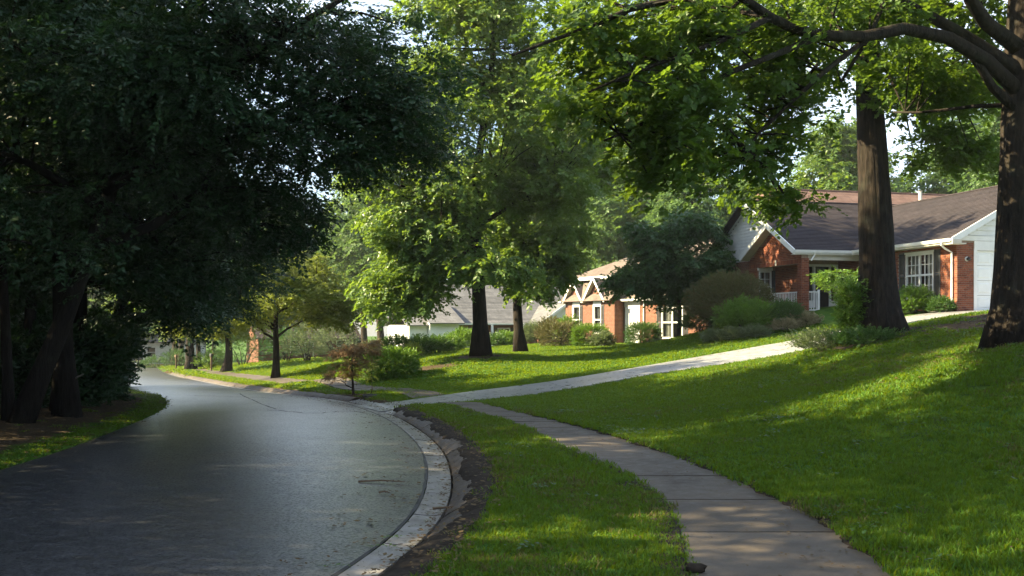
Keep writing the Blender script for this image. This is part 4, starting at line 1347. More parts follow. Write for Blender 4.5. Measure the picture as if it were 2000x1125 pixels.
# white boards: wing gable over the garage
for k in range(12):
    z0 = EA + .03 + k * .19; xl = WX0 + (z0 - EA + .19) / PT + .25
    if xl > WXR - .2: break
    m = MB(); m.add([(xl, -6.215, z0), (2 * WXR - xl, -6.215, z0), (2 * WXR - xl, -6.24, z0), (xl, -6.24, z0), (xl, -6.205, z0 + .19), (2 * WXR - xl, -6.205, z0 + .19)], [(3, 2, 5, 4), (0, 1, 2, 3), (0, 3, 4), (1, 5, 2)]); m.build('board', M['white_paint'], h1)
m = MB(); m.prism([(WX0 + .3, -6.2, EA + .02), (2 * WXR - WX0 - .3, -6.2, EA + .02), (WXR, -6.2, zw - .14)], (0, 1, 0), .1); m.build('gable', M['white_paint'], h1)
m = MB(); front.box(m, .0, EA - .13 + .15, .01, 8.0, EA + .03 + .17, .05); m.build('frieze_board', M['white_paint'], h1)
m = MB(); front.box(m, .73, 2.32, .0, 3.6, EA - .01 + .02, .035); m.build('frieze_board', M['white_paint'], h1)
# white boards: main gable facing left
mg = Frame((.45, 0, 0), (0, 1, 0), (-1, 0, 0))
for k in range(18):
    z0 = 2.5 + k * .15
    a0_, a1_ = max(0, (z0 + .15 - EA) / PT) + .1, 9.8 - max(0, (z0 + .15 - EA) / PT) - .1
    if a1_ - a0_ < .3: break
    m = MB(); m.add([mg.p(a0_, z0, .012), mg.p(a1_, z0, .012), mg.p(a1_, z0, .035), mg.p(a0_, z0, .035), mg.p(a0_, z0 + .15, .008), mg.p(a1_, z0 + .15, .008)], [(3, 2, 5, 4), (0, 1, 2, 3), (0, 3, 4), (1, 5, 2)]); m.build('board', M['white_paint'], h1)
m = MB(); m.prism([(.46, .2, EA - .1), (.46, 9.6, EA - .1), (.46, yr, zr_ - .12)], (1, 0, 0), .1); m.build('gable', M['white_paint'], h1)
m = MB(); mg.box(m, 4.68, 4.25, .03, 5.12, 4.85, .06)
gv = m.build('gable_vent', M['white_paint'], h1)
s_ = MB()
for k in range(7): mg.box(s_, 4.72, 4.29 + k * .075, .055, 5.08, 4.325 + k * .075, .068)
s_.build('louvres', M['shutter'], gv)['kind'] = 'stuff'

# windows, shutters, door, garage door
window(west, *win_h, h1, cols=2, sashes=2, mun=(3, 2))
m = MB(); west.box(m, 3.06, .47, -.02, 4.90, .55, .06); m.build('window_sill', M['white_paint'], h1)
m = MB(); west.box(m, 3.06, 2.30, -.02, 4.90, 2.36, .03); m.build('window_head', M['white_paint'], h1)
shutter(west, 2.70, 3.05, .50, 2.36, h1); shutter(west, 4.91, 5.26, .50, 2.36, h1)
window(back_w, *bw, h1, cols=1, sashes=2, mun=(2, 2))
m = MB(); back_w.box(m, .34, 2.0, -.02, 1.1, 2.14, .06); m.build('window_head', M['white_paint'], h1)
shutter(back_w, 1.06, 1.24, .5, 2.0, h1)
# front door with sidelights
m = MB()
for a0_, a1_ in ((1.55, 1.64), (1.93, 2.02), (2.72, 2.81), (3.06, 3.15)): porch_w.box(m, a0_, .03, -.1, a1_, 2.08, .04)
porch_w.box(m, 1.55, 2.08, -.1, 3.15, 2.18, .05); porch_w.box(m, 1.64, .03, -.1, 1.93, .55, .02); porch_w.box(m, 2.81, .03, -.1, 3.06, .55, .02); porch_w.box(m, 2.02, .03, -.1, 2.72, .08, .03)
door = m.build('front_door', M['white_paint'], h1)
m = MB(); porch_w.box(m, 2.02, .08, -.06, 2.72, 2.08, -.02)
for a0_, a1_, t0_, t1_ in ((2.10, 2.34, .2, .85), (2.40, 2.64, .2, .85), (2.10, 2.34, .98, 1.9), (2.40, 2.64, .98, 1.9)): porch_w.box(m, a0_, t0_, -.02, a1_, t1_, -.012)
m.build('door_leaf', M['dark_door'], door)
m = MB(); porch_w.box(m, 1.64, .55, -.06, 1.93, 2.08, -.05); porch_w.box(m, 2.81, .55, -.06, 3.06, 2.08, -.05); m.build('sidelight', M['glass'], door)
m = MB(); p_ = porch_w.p(2.66, 1.02, .0); m.tube([p_, p_ + Vector((0, -.05, 0)), p_ + Vector((-.09, -.055, 0))], .013, 6); m.build('door_handle', M['pale_wood'], door)
m = MB(); porch_w.box(m, 1.3, .03, -.6, 3.15, 2.2, -.55); m.build('hall', M['interior'], h1)
# garage door
m = MB(); front.box(m, .72, 0, -.12, .85, 2.32, .03); front.box(m, 3.4, 0, -.12, 3.53, 2.32, .03); front.box(m, .85, 2.26, -.12, 3.4, 2.33, .03)
gdo = m.build('garage_door', M['white_paint'], h1)
for k in range(4):
    m = MB(); t0_ = .01 + k * .563
    front.box(m, .855, t0_, -.10, 3.395, t0_ + .553, -.06)
    for c in range(4):
        a0_ = .93 + c * .62
        m.add([front.p(a0_, t0_ + .09, -.06), front.p(a0_ + .54, t0_ + .09, -.06), front.p(a0_ + .54, t0_ + .46, -.06), front.p(a0_, t0_ + .46, -.06),
               front.p(a0_ + .05, t0_ + .13, -.045), front.p(a0_ + .49, t0_ + .13, -.045), front.p(a0_ + .49, t0_ + .42, -.045), front.p(a0_ + .05, t0_ + .42, -.045)], [(4, 5, 6, 7), (0, 1, 5, 4), (1, 2, 6, 5), (2, 3, 7, 6), (3, 0, 4, 7)])
    m.build('panel', M['garage_paint'], gdo)
# lamp on the garage pier
p_ = front.p(.42, 1.93, .012)
m = MB(); m.tube([p_, p_ + Vector((0, -.03, 0))], [.09, .085], 14); lo_ = m.build('wall_lamp', M['white_paint'], h1)
m = MB(); q_ = p_ + Vector((0, -.03, 0)); m.tube([q_, q_ + Vector((0, -.05, 0)), q_ + Vector((0, -.11, -.02)), q_ + Vector((0, -.13, -.03))], [.05, .075, .065, .03], 12); m.build('lamp_shade', M['black_metal'], lo_)
# porch railings
def railing(p0, p1, n):
    p0, p1 = Vector(p0), Vector(p1)
    m = MB(); m.bar(p0 + Vector((0, 0, .88)), p1 + Vector((0, 0, .88)), .06, .05); m.bar(p0 + Vector((0, 0, .10)), p1 + Vector((0, 0, .10)), .05, .05)
    r = m.build('railing', M['white_paint'], h1)
    for k in range(n):
        q = p0.lerp(p1, (k + .5) / n); m = MB(); m.box(q.x - .014, q.y - .014, .125, q.x + .014, q.y + .014, .855); m.build('baluster', M['white_paint'], r)
railing((.5, .42, 0), (.5, 3.95, 0), 26)
railing((.72, .2, 0), (1.2, .2, 0), 4)
m = MB(); m.box(1.2, .15, -.0, 1.28, .23, .98); m.build('railing_post', M['white_paint'], h1)

# ------------------------------------------------------------------ second brick house, with two small gables
h2 = empty('brick_house', (5.97, 58, .60), R(30))
tag(h2, 'orange brick house with tan roof and twin small pointed gables, behind the small dark tree', 'house')
A2 = Frame((0, 0, 0), (0, 1, 0), (-1, 0, 0))
B2 = Frame((.7, 0, 0), (0, -1, 0), (-1, 0, 0))
wA = [(1.35, 2.1, .5, 2.25), (3.6, 4.35, .5, 2.25)]
wall('wall', A2, 0.0, 5.2, -.5, 2.55, wA, M['brick_wall'], h2)
dB = (0.12, 1.5, 0.0, 2.1); wB = (3.5, 5.3, .3, 2.1)
wall('wall', B2, 0.0, 9.0, -.6, 2.55, [dB, wB], M['brick_wall'], h2)
m = MB(); m.box(.2, -.01, -.5, .72, .19, 2.5); m.box(.2, 5.0, -.5, 9, 5.2, 3.9); m.box(8.8, -9, -.5, 9, 5, 3.9); m.box(.9, -9, -.6, 8.8, -8.8, 3.9); m.build('wall', M['brick_wall'], h2)
for (yc, hw) in ((1.85, 1.15), (4.1, 1.05)):
    zt_ = 2.5 + hw * 1.18
    m = MB(); m.prism([(.0, yc - hw + .1, 2.5), (.0, yc + hw - .1, 2.5), (.0, yc, zt_ - .12)], (1, 0, 0), .15); g_ = m.build('gable', M['brick_wall'], h2)
    m = MB(); m.bar((-.25, yc - hw, 2.44), (-.25, yc, zt_), .05, .13); m.bar((-.252, yc + hw, 2.44), (-.252, yc + .001, zt_), .05, .13); m.build('rake_board', M['white_paint'], h2)
    for sg in (-1, 1):
        m = MB(); m.add([(-.28, yc, zt_ + .06), (1.3, yc, zt_ + .06), (1.3, yc + sg * (hw + .05), 2.47), (-.28, yc + sg * (hw + .05), 2.47), (-.28, yc, zt_ - .02), (.05, yc, zt_ - .02), (.05, yc + sg * hw, 2.40), (-.28, yc + sg * hw, 2.40)], [(0, 1, 2, 3)]); m.build('dormer_roof', M['shingle_tan'], h2)
        m = MB(); m.add([(-.26, yc, zt_ - .08), (.02, yc, zt_ - .08), (.02, yc + sg * hw, 2.36), (-.26, yc + sg * hw, 2.36)], [(0, 1, 2, 3)]); m.build('soffit', M['cream_paint'], h2)
    # white arched head over the window
    wc = 1.725 if yc < 3 else 3.975
    m = MB(); m.prism([A2.p(wc + .42 * math.cos(t), 2.27 + .45 * math.sin(t), .012) for t in np.linspace(0, math.pi, 9)], (-1, 0, 0), .03); m.build('window_head', M['white_paint'], h2)
for w_ in wA:
    window(A2, *w_, h2, cols=1, sashes=2, mun=(2, 2), fine=False)
    shutter(A2, w_[0] - .30, w_[0] - .02, w_[2], w_[3], h2)
    m = MB(); A2.box(m, w_[1] + .01, w_[2], 0, w_[1] + .07, w_[3], .03); m.build('window_trim', M['white_paint'], h2)
# steep lower roof, upper hip roof
roof_slope('lower_roof', (-.32, .0, 2.5), (-.32, 5.4, 2.5), (.75, .0, 3.95), (.75, 5.4, 3.95), M['shingle_tan'], h2, .05, 0)
roof_slope('lower_roof', (.42, -9.2, 2.5), (.42, 0.0, 2.5), (2.2, -9.2, 3.95), (2.2, .0, 3.95), M['shingle_tan'], h2, .05, 0)
m = MB(); m.box(.75, .02, 2.5, 9, 5.2, 3.9); m.box(2.2, -9, 2.5, 9, .0, 3.9); m.build('upper_wall', M['cream_paint'], h2)
gutter_run((.40, -.1, 2.5), (.40, -9.2, 2.5), (-1, 0, 0), h2); gutter_run((-.34, 5.4, 2.5), (-.34, 5.2, 2.5), (-1, 0, 0), h2)
m = MB()
E = [(.35, -9.4, 3.95), (9.4, -9.4, 3.95), (9.4, 5.8, 3.95), (.35, 5.8, 3.95)]; T_ = [(4.9, -4.8, 6.1), (4.9, 1.3, 6.1)]
m.add(E + T_, [(0, 4, 5, 3), (0, 1, 4), (1, 2, 5, 4), (2, 3, 5), (3, 2, 1, 0)]); m.build('upper_roof', M['shingle_tan'], h2)
m = MB(); m.box(.30, -9.45, 3.80, .36, 5.85, 4.0); m.box(.36, 5.79, 3.80, 9.4, 5.85, 4.0); m.build('fascia', M['white_paint'], h2)
m = MB(); m.prism([(.9, -1.2, 4.02), (.9, .6, 4.02), (.9, -.3, 4.65)], (1, 0, 0), 1.6); m.build('roof_gable', M['white_paint'], h2)
m = MB()
B2.box(m, dB[0], 0, -.1, dB[0] + .1, 2.1, .03); B2.box(m, dB[1] - .1, 0, -.1, dB[1], 2.1, .03); B2.box(m, dB[0] + .1, 2.0, -.1, dB[1] - .1, 2.1, .03)
d2 = m.build('front_door', M['white_paint'], h2)
m = MB(); B2.box(m, dB[0] + .1, .02, -.08, dB[1] - .1, 2.0, -.04); m.build('door_leaf', M['white_paint'], d2)
m = MB()
for a0_, a1_ in ((.32, .36), (1.26, 1.30), (.79, .83)): B2.box(m, a0_, .12, -.04, a1_, 1.72, -.015)
for t0_ in (.12, .62, 1.68): B2.box(m, .361, t0_, -.04, 1.259, t0_ + .04, -.017)
m.build('storm_frame', M['cream_paint'], d2)
m = MB(); B2.box(m, dB[0] - .06, 2.101, 0, dB[1] + .06, 2.45, .03); m.build('door_head', M['cream_paint'], h2)
m = MB(); m.tube([B2.p(1.95, 2.45, .06), B2.p(1.95, .1, .06)], .045, 8); m.build('downspout', M['white_paint'], h2)
m = MB(); m.tube([B2.p(0.03, 2.45, .06), B2.p(.03, .1, .06)], .03, 6); m.build('downspout', M['wood_post'], h2)
window(B2, *wB, h2, cols=2, sashes=2, mun=(2, 2), fine=False)
shutter(B2, wB[0] - .42, wB[0] - .02, wB[2], wB[3], h2); shutter(B2, wB[1] + .02, wB[1] + .42, wB[2], wB[3], h2)

# ------------------------------------------------------------------ third house, grey roof, behind the two lawn trees
h3 = empty('brick_house', (2.6, 74.0, -.45), R(24))
tag(h3, 'brown brick house with grey roof and white gable, behind the two lawn trees', 'house')
F3 = Frame((0, 0, 0), (-1, 0, 0), (0, -1, 0))     # front, runs to the left
ws = [(3.0, 4.0, .5, 1.9), (5.4, 6.4, .5, 1.9)]
wall('wall', F3, -2.0, 7.5, -.8, 2.2, ws, M['brick_wall'], h3)
for w_ in ws:
    window(F3, *w_, h3, cols=1, fine=False); shutter(F3, w_[0] - .4, w_[0] - .02, w_[2], w_[3], h3); shutter(F3, w_[1] + .02, w_[1] + .4, w_[2], w_[3], h3)
roof_slope('roof_slope', (-8.2, -.5, 2.2), (3.2, -.5, 2.2), (-8.2, 5.2, 5.2), (3.2, 5.2, 5.2), M['shingle_grey'], h3, .08, 30)
roof_slope('roof_slope', (-8.2, 10.9, 2.2), (3.2, 10.9, 2.2), (-8.2, 5.2, 5.2), (3.2, 5.2, 5.2), M['shingle_grey'], h3, .08, 0)
gutter_run((-8.2, -.52, 2.18), (-2.0, -.52, 2.18), (0, -1, 0), h3)
m = MB(); m.box(-7.4, 10, -.8, 2.9, 10.2, 2.2); m.box(2.7, .2, -.8, 2.9, 10, 2.2); m.box(-7.5, .2, -.8, -7.3, 10, 2.2); m.build('wall', M['brick_wall'], h3)
m = MB(); m.prism([(2.9, 0, 2.2), (2.9, 10.4, 2.2), (2.9, 5.2, 5.0)], (-1, 0, 0), .15); m.prism([(-7.5, 0, 2.2), (-7.5, 10.4, 2.2), (-7.5, 5.2, 5.0)], (1, 0, 0), .15); m.build('gable', M['white_paint'], h3)
# right cross gable with grey boards
m = MB(); m.prism([(-1.7, -2.0, 2.15), (2.7, -2.0, 2.15), (.5, -2.0, 3.55)], (0, 1, 0), .2); m.build('gable', M['garage_paint'], h3)
for sg in (-1, 1):
    roof_slope('gable_roof', (.5 + sg * 2.5, -2.4, 2.05), (.5 + sg * 2.5, 3.2, 2.05), (.5, -2.4, 3.68), (.5, 3.2, 3.68), M['shingle_grey'], h3, .08, 0)
    m = MB(); m.bar((.5 + sg * 2.5, -2.43, 2.02), (.5 + .001 * sg, -2.43 - .001 * sg, 3.66), .05, .17); m.build('rake_board', M['white_paint'], h3)
m = MB(); m.box(-1.6, -1.9, -.8, 2.6, -.01, 2.14); m.build('wing_wall', M['brick_wall'], h3)
for x_ in (-2.3, -4.7):
    m = MB(); m.box(x_ - .07, -.75, -.6, x_ + .07, -.6, 2.1); m.build('porch_post', M['white_paint'], h3)
# left wing: white boards over brick, white garage
L3 = Frame((-7.5, -1.2, 0), (-1, 0, 0), (0, -1, 0))
m = MB(); L3.box(m, 0, -.9, -6, 2.1, 1.0, 0); m.build('wing_wall', M['brick_wall'], h3)
for k in range(8):
    m = MB(); z0 = 1.0 + k * .16; L3.box(m, -.02, z0, -.03, 2.12, z0 + .155, .03 - .002 * k); m.build('board', M['white_paint'], h3)
m = MB(); L3.box(m, .03, 1.0, -5.9, 2.07, 2.28, -.03); m.build('wing_wall', M['white_paint'], h3)
for sg, y0_ in ((-1, -1.7), (1, 5.3)):
    roof_slope('wing_roof', (-9.8, y0_, 2.25), (-7.2, y0_, 2.25), (-9.8, 1.8, 3.7), (-7.2, 1.8, 3.7), M['shingle_grey'], h3, .07, 0)
G3 = Frame((-9.62, -.6, 0), (-1, 0, 0), (0, -1, 0))
m = MB(); G3.box(m, 0, -1.1, -5, 1.3, 2.1, 0); m.build('garage_wall', M['white_paint'], h3)
gg = MB(); G3.box(gg, .1, -.95, .0, 1.2, 1.2, .04); gg = gg.build('garage_door', M['garage_paint'], h3)
for k in range(4):
    m = MB(); G3.box(m, .15, -.92 + k * .53, .04, 1.15, -.43 + k * .53, .058); m.build('panel', M['white_paint'], gg)
for sg, y0_ in ((-1, -1.0), (1, 4.8)):
    roof_slope('garage_roof', (-11.2, y0_, 2.1), (-9.5, y0_, 2.1), (-11.2, 1.9, 3.3), (-9.5, 1.9, 3.3), M['shingle_grey'], h3, .07, 0)

# ------------------------------------------------------------------ far houses down the road
def far_house(label, loc, rz, w, d, h, mat, roof, wins):
    r = empty('house', loc, rz); tag(r, label, 'house')
    fr = Frame((0, 0, 0), (1, 0, 0), (0, -1, 0)); hs = [(a, a + 1.1, .8, 2.2) for a in wins]
    wall('wall', fr, 0, w, -1.2, h, hs, mat, r)
    for q in hs: window(fr, *q, r, cols=1, fine=False, curtain=False)
    m = MB(); m.box(0, .0, -1.2, .2, d, h); m.box(w - .2, 0, -1.2, w, d, h); m.box(.2, d - .2, -1.2, w - .2, d, h); m.build('wall', mat, r)
    roof_slope('roof_slope', (-.4, -.5, h - .1), (w + .4, -.5, h - .1), (-.4, d / 2, h + d * .25), (w + .4, d / 2, h + d * .25), roof, r, .1)
    roof_slope('roof_slope', (-.4, d + .5, h - .1), (w + .4, d + .5, h - .1), (-.4, d / 2, h + d * .25), (w + .4, d / 2, h + d * .25), roof, r, .1)
    m = MB(); m.prism([(.0, 0, h - .1), (.0, d, h - .1), (.0, d / 2, h + d * .23)], (1, 0, 0), .15); m.prism([(w, 0, h - .1), (w, d, h - .1), (w, d / 2, h + d * .23)], (-1, 0, 0), .15); m.build('gable', mat, r)
    m = MB(); fr.box(m, w * .5 - .5, -.2, -.02, w * .5 + .5, 2.0, .04); dd = m.build('front_door', M['white_paint'], r)
    m = MB(); fr.box(m, w * .5 - .4, -.15, .04, w * .5 + .4, 1.9, .06); m.build('door_leaf', M['dark_door'], dd)
    return r
far_house('white house at the far end of the road', (-51.5, 137, -3.6), R(20), 9, 8, 3.0, M['white_paint'], M['shingle_grey'], (1.2, 6.4))
far_house('brick house half hidden by garden trees beyond the left lawn', (-27.5, 108, -2.2), R(24), 11, 8, 2.5, M['brick_wall'], M['shingle'], (1.2, 3.4, 8.6, 10.8))
# ------------------------------------------------------------------ trees
def X(px, Y): return (px - 1000.0) / FPX * Y

# the near oak on the right, with the long limb over the lawn
foot = Vector((8.77, 17, H(8.77, 17) - .05))
limbs = [
    ([W(1985, 175, 17), W(1925, 118, 16.8), W(1852, 75, 16.4), W(1766, 56, 15.9), W(1688, 72, 15.5), W(1617, 70, 15.0), W(1555, 58, 14.6), W(1505, 34, 14.2), W(1455, 0, 13.8), W(1390, -40, 13.2), W(1300, -90, 12.6)], .13, .045),
    ([W(1990, 140, 17), W(1940, 105, 17), W(1865, 58, 16.9), W(1800, 24, 16.7), W(1735, -10, 16.4), W(1640, -80, 16)], .13, .06),
    ([W(1985, 90, 17), W(1925, 45, 16.6), W(1896, 0, 16.2), W(1875, -60, 15.8), W(1850, -160, 15.2)], .14, .07),
    ([W(1985, 215, 17), W(1940, 172, 16.9), W(1912, 128, 16.8), W(1893, 105, 16.7)], .09, .06),
    ([W(1970, 205, 17.2), W(1900, 208, 17.5), W(1850, 214, 17.8), W(1790, 220, 18.2), W(1745, 219, 18.6)], .045, .018),
    ([W(1600, 70, 14.9), W(1520, 105, 14.5), W(1430, 140, 14.1), W(1330, 195, 13.7), W(1240, 250, 13.3), W(1180, 275, 13.0)], .06, .015),
    ([W(1700, 70, 15.6), W(1610, 140, 15.4), W(1540, 205, 15.3), W(1480, 262, 15.2), W(1440, 325, 15.1)], .05, .015),
    ([W(1420, -20, 13.4), W(1310, 0, 13.0), W(1230, 18, 12.8), W(1160, 50, 12.6), W(1070, 82, 12.4), W(1000, 108, 12.2)], .06, .015),
    ([W(1505, 34, 14.2), W(1420, 75, 13.6), W(1340, 105, 13.2), W(1240, 140, 12.8), W(1150, 180, 12.5)], .05, .014),
]
def rel(px, py, Y, rx, ry, rz, n, f=foot):
    p = W(px, py, Y) - f
    return (p.x, p.y, p.z, rx, ry, rz, n)
t2e = [rel(1180, 95, 13.4, 1.0, 1.5, .5, 16), rel(1290, 30, 14, 1.4, 1.8, .6, 22), rel(1420, 50, 15.2, 1.5, 1.8, .7, 24), rel(1220, 195, 13.2, .8, 1.2, .45, 13), rel(1330, 165, 14.2, 1.2, 1.4, .6, 22),
       rel(1310, 265, 13.8, .65, .9, .5, 11), rel(1285, 345, 13.6, .28, .4, .40, 5), rel(1475, 200, 16, 1.1, 1.2, .65, 20), rel(1570, 130, 16.8, 1.2, 1.3, .55, 16), rel(1440, 300, 15.6, .6, .8, .5, 10), rel(1535, 290, 15.8, .40, .5, .35, 5),
       rel(1535, 378, 16.6, .36, .4, .26, 6), rel(1640, 30, 17.0, 1.1, 1.3, .5, 12), rel(1800, 130, 18.6, 1.2, 1.2, .6, 14), rel(1870, 30, 18.4, .9, 1.0, .5, 9), rel(1880, 185, 18.8, .8, 1.0, .5, 9), rel(1540, 10, 15.5, 1.0, 1.4, .5, 12),
       (-2.2, .5, 9.2, 4.6, 4.4, 2.2, 50), (0.8, 0.5, 12.0, 5.0, 5.4, 3.2, 80), (4.5, 0.5, 8.0, 3.5, 4.0, 2.0, 26), (-.5, -4.5, 9.5, 4.0, 3.5, 2.2, 50)]  # crowns above the frame, enlarged to block sky over the near lawn
tree('oak_tree', 'massive furrowed oak trunk at the right edge with a long limb over the lawn', 'lawn trees', (8.77, 17), 18, .46, t2e, 11500, 'leaf_oak', .62, SPRAY_LOBED, (.1, .1), 'bark', 10, 5, .55, .45, 20, limbs, .55, 'tree', True)

t1e = [(0, 0, 13.0, 6.0, 5.5, 4.0, 80), (-1.2, -1.2, 7.6, 2.8, 2.6, .9, 18), (2.6, .2, 6.4, 2.0, 2.2, .8, 20), (1.8, .5, 4.8, 1.3, 1.3, .6, 10), (-3.2, 0, 8.6, 2.4, 2.5, 1.0, 14), (.2, -.6, 6.6, .7, .5, 1.0, 7)]
tree('oak_tree', 'tall dark straight trunk standing in front of the porch house with ivy at its foot', 'lawn trees', (9.2, 25), 19, .47, t1e, 6500, 'leaf_oak', .85, SPRAY_LOBED, (-.25, .1), 'bark', 10, 8, .75, .42, 20, None, .55, 'tree', True)

ta = [(.3, 0, 9.4, 5.0, 4.4, 4.4, 104), (-.4, .2, 13.2, 3.4, 4.2, 2.0, 38), (-.2, .3, 15.6, 3.0, 4.6, 2.0, 34), (.6, -2.6, 14.6, 3.0, 2.4, 2.6, 26), (-2.9, -.6, 4.9, 2.0, 2.3, 2.2, 34), (-3.3, -.8, 2.7, 1.6, 1.5, 1.2, 26), (-3.6, .2, 8.3, 1.9, 2.3, 2.0, 26), (-2.9, .2, 11.4, 1.8, 2.3, 1.8, 22), (2.4, -.4, 7.4, 2.4, 2.4, 1.6, 26), (-1.2, -1.4, 5.4, 2.0, 1.6, 1.4, 18), (.6, -1.6, 3.6, 1.6, 1.2, .6, 9)]  # top ellipsoids raised above the frame to shade the near house roof
tree('maple_tree', 'tallest lawn tree, full crown hanging low on the left, near the driveway', 'lawn trees', (-1.3, 42), 18.5, .33, ta, 11500, 'leaf_maple', 1.15, SPRAY_BIG, (.2, 0), 'bark', 14, 9, .95, .25, 16, None, .6, 'tree')
tb = [(.6, .5, 12.0, 3.0, 3.6, 2.6, 40), (.6, 0, 7.0, 3.3, 3.2, 3.2, 60), (1.2, -.4, 4.2, 1.3, 1.6, 1.1, 14), (-.8, -.6, 4.6, 1.6, 1.5, 1.0, 12), (.3, -1.4, 3.2, .8, .7, .6, 5), (2.8, .3, 9.0, 2.2, 2.2, 2.0, 20)]  # height and top ellipsoid raised to cast shade on the near house roof
tree('maple_tree', 'slimmer lawn tree just right of the tallest one, before the grey roofed house', 'lawn trees', (.45, 48), 15, .25, tb, 5800, 'leaf_maple', 1.3, SPRAY_BIG, (.1, 0), 'bark', 10, 12, .95, .3, 14, None, .6)
tc = [(-.2, 0, 4.4, 3.5, 3.0, 2.1, 70), (-2.6, .4, 3.2, 1.8, 1.6, 1.1, 18), (2.6, .2, 3.6, 1.9, 1.8, 1.3, 20)]
tree('lawn_tree', 'small yellow green tree with spreading branches on the sunlit left lawn', 'lawn trees', (-11.4, 48), 7.2, .19, tc, 3600, 'leaf_light', 1.15, SPRAY_SMALL, (.15, 0), 'bark', 12, 14, .7, .28, 12, None, .5)
td = [(-.4, 0, 3.9, 3.0, 2.8, 1.7, 46), (-2.3, 0, 3.3, 1.5, 1.5, .9, 10)]
tree('lawn_tree', 'olive tinged small tree with a forked trunk farther down the left lawn', 'lawn trees', (-18.7, 65), 6.4, .30, td, 2400, 'leaf_light', 1.4, SPRAY_SMALL, (.3, 0), 'bark', 9, 15, .8, .3, 10, None, .5)
te = [(0, 0, 6.4, 3.6, 3.6, 3.4, 46), (2.4, -.5, 3.6, 1.6, 1.5, .9, 10)]
tree('lawn_tree', 'dark thick trunk tree by the far end of the road', 'lawn trees', (-25.8, 80), 11, .40, te, 2600, 'leaf_deep', 1.8, SPRAY_BIG, (0, 0), 'bark', 8, 16, 1.0, .28, 10, None, .6)
tf = [(0, 0, 4.4, 2.5, 2.3, 2.3, 62), (-1.8, -.3, 3.2, 1.2, 1.2, .9, 14), (1.5, -.3, 3.0, 1.2, 1.2, .8, 12)]
tree('small_tree', 'small dense dark green tree in front of the twin gabled house', 'lawn trees', (X(1322, 50), 50), 7.2, .13, tf, 4200, 'leaf_deep', 1.2, SPRAY_BIG, (0, 0), 'bark_small', 12, 17, .75, .25, 9, None, .6)

# trees of the dark wood on the left
WG = 'trees of the dark wood left of the road'
f1 = Vector((-9.4, 18.9, H(-9.4, 18.9) - .05))
wl_ = [([W(205, 372, 18.8), W(265, 335, 18.6), W(330, 312, 18.4), W(440, 278, 18.0), W(560, 235, 17.6), W(660, 222, 17.2)], .12, .03),
       ([W(150, 500, 18.9), W(300, 440, 19.2), W(395, 372, 19.4), W(430, 305, 19.6), W(520, 225, 19.8), W(620, 165, 20)], .11, .04),
       ([W(190, 400, 18.8), W(60, 320, 18.4), W(0, 300, 18.0)], .10, .05),
       ([W(250, 300, 18.6), W(420, 160, 17.6), W(560, 60, 16.8), W(700, -20, 16.2)], .10, .04)]
def rel1(px, py, Y, rx, ry, rz, n): return rel(px, py, Y, rx, ry, rz, n, f1)
l1 = [rel1(300, 180, 18, 2.6, 2.4, 1.3, 40), rel1(520, 150, 17.5, 2.0, 2.2, 1.2, 34), rel1(650, 260, 18.5, 1.7, 2.0, .9, 26), rel1(740, 130, 18.5, 1.4, 1.8, 1.1, 22), rel1(430, 330, 19.5, 2.0, 2.0, 1.0, 30), rel1(520, 420, 20.5, 1.3, 1.6, .9, 20),
      rel1(760, 270, 19.5, .9, 1.2, .6, 10), rel1(120, 120, 17, 2.6, 2.4, 1.5, 40), rel1(60, 420, 17.5, 1.6, 1.6, 1.2, 18), rel1(480, 25, 17.5, 1.7, 2, .8, 22), (0, 0, 9.5, 4.5, 4.0, 2.8, 66)]
tree('leaning_tree', 'dark trunk leaning right over the road at the left edge', WG, (-9.4, 18.9), 13, .20, l1, 10500, 'leaf_wood', .95, SPRAY_SMALL, (5.0, 0), 'bark_wood', 10, 21, .75, .5, 14, wl_, .6)
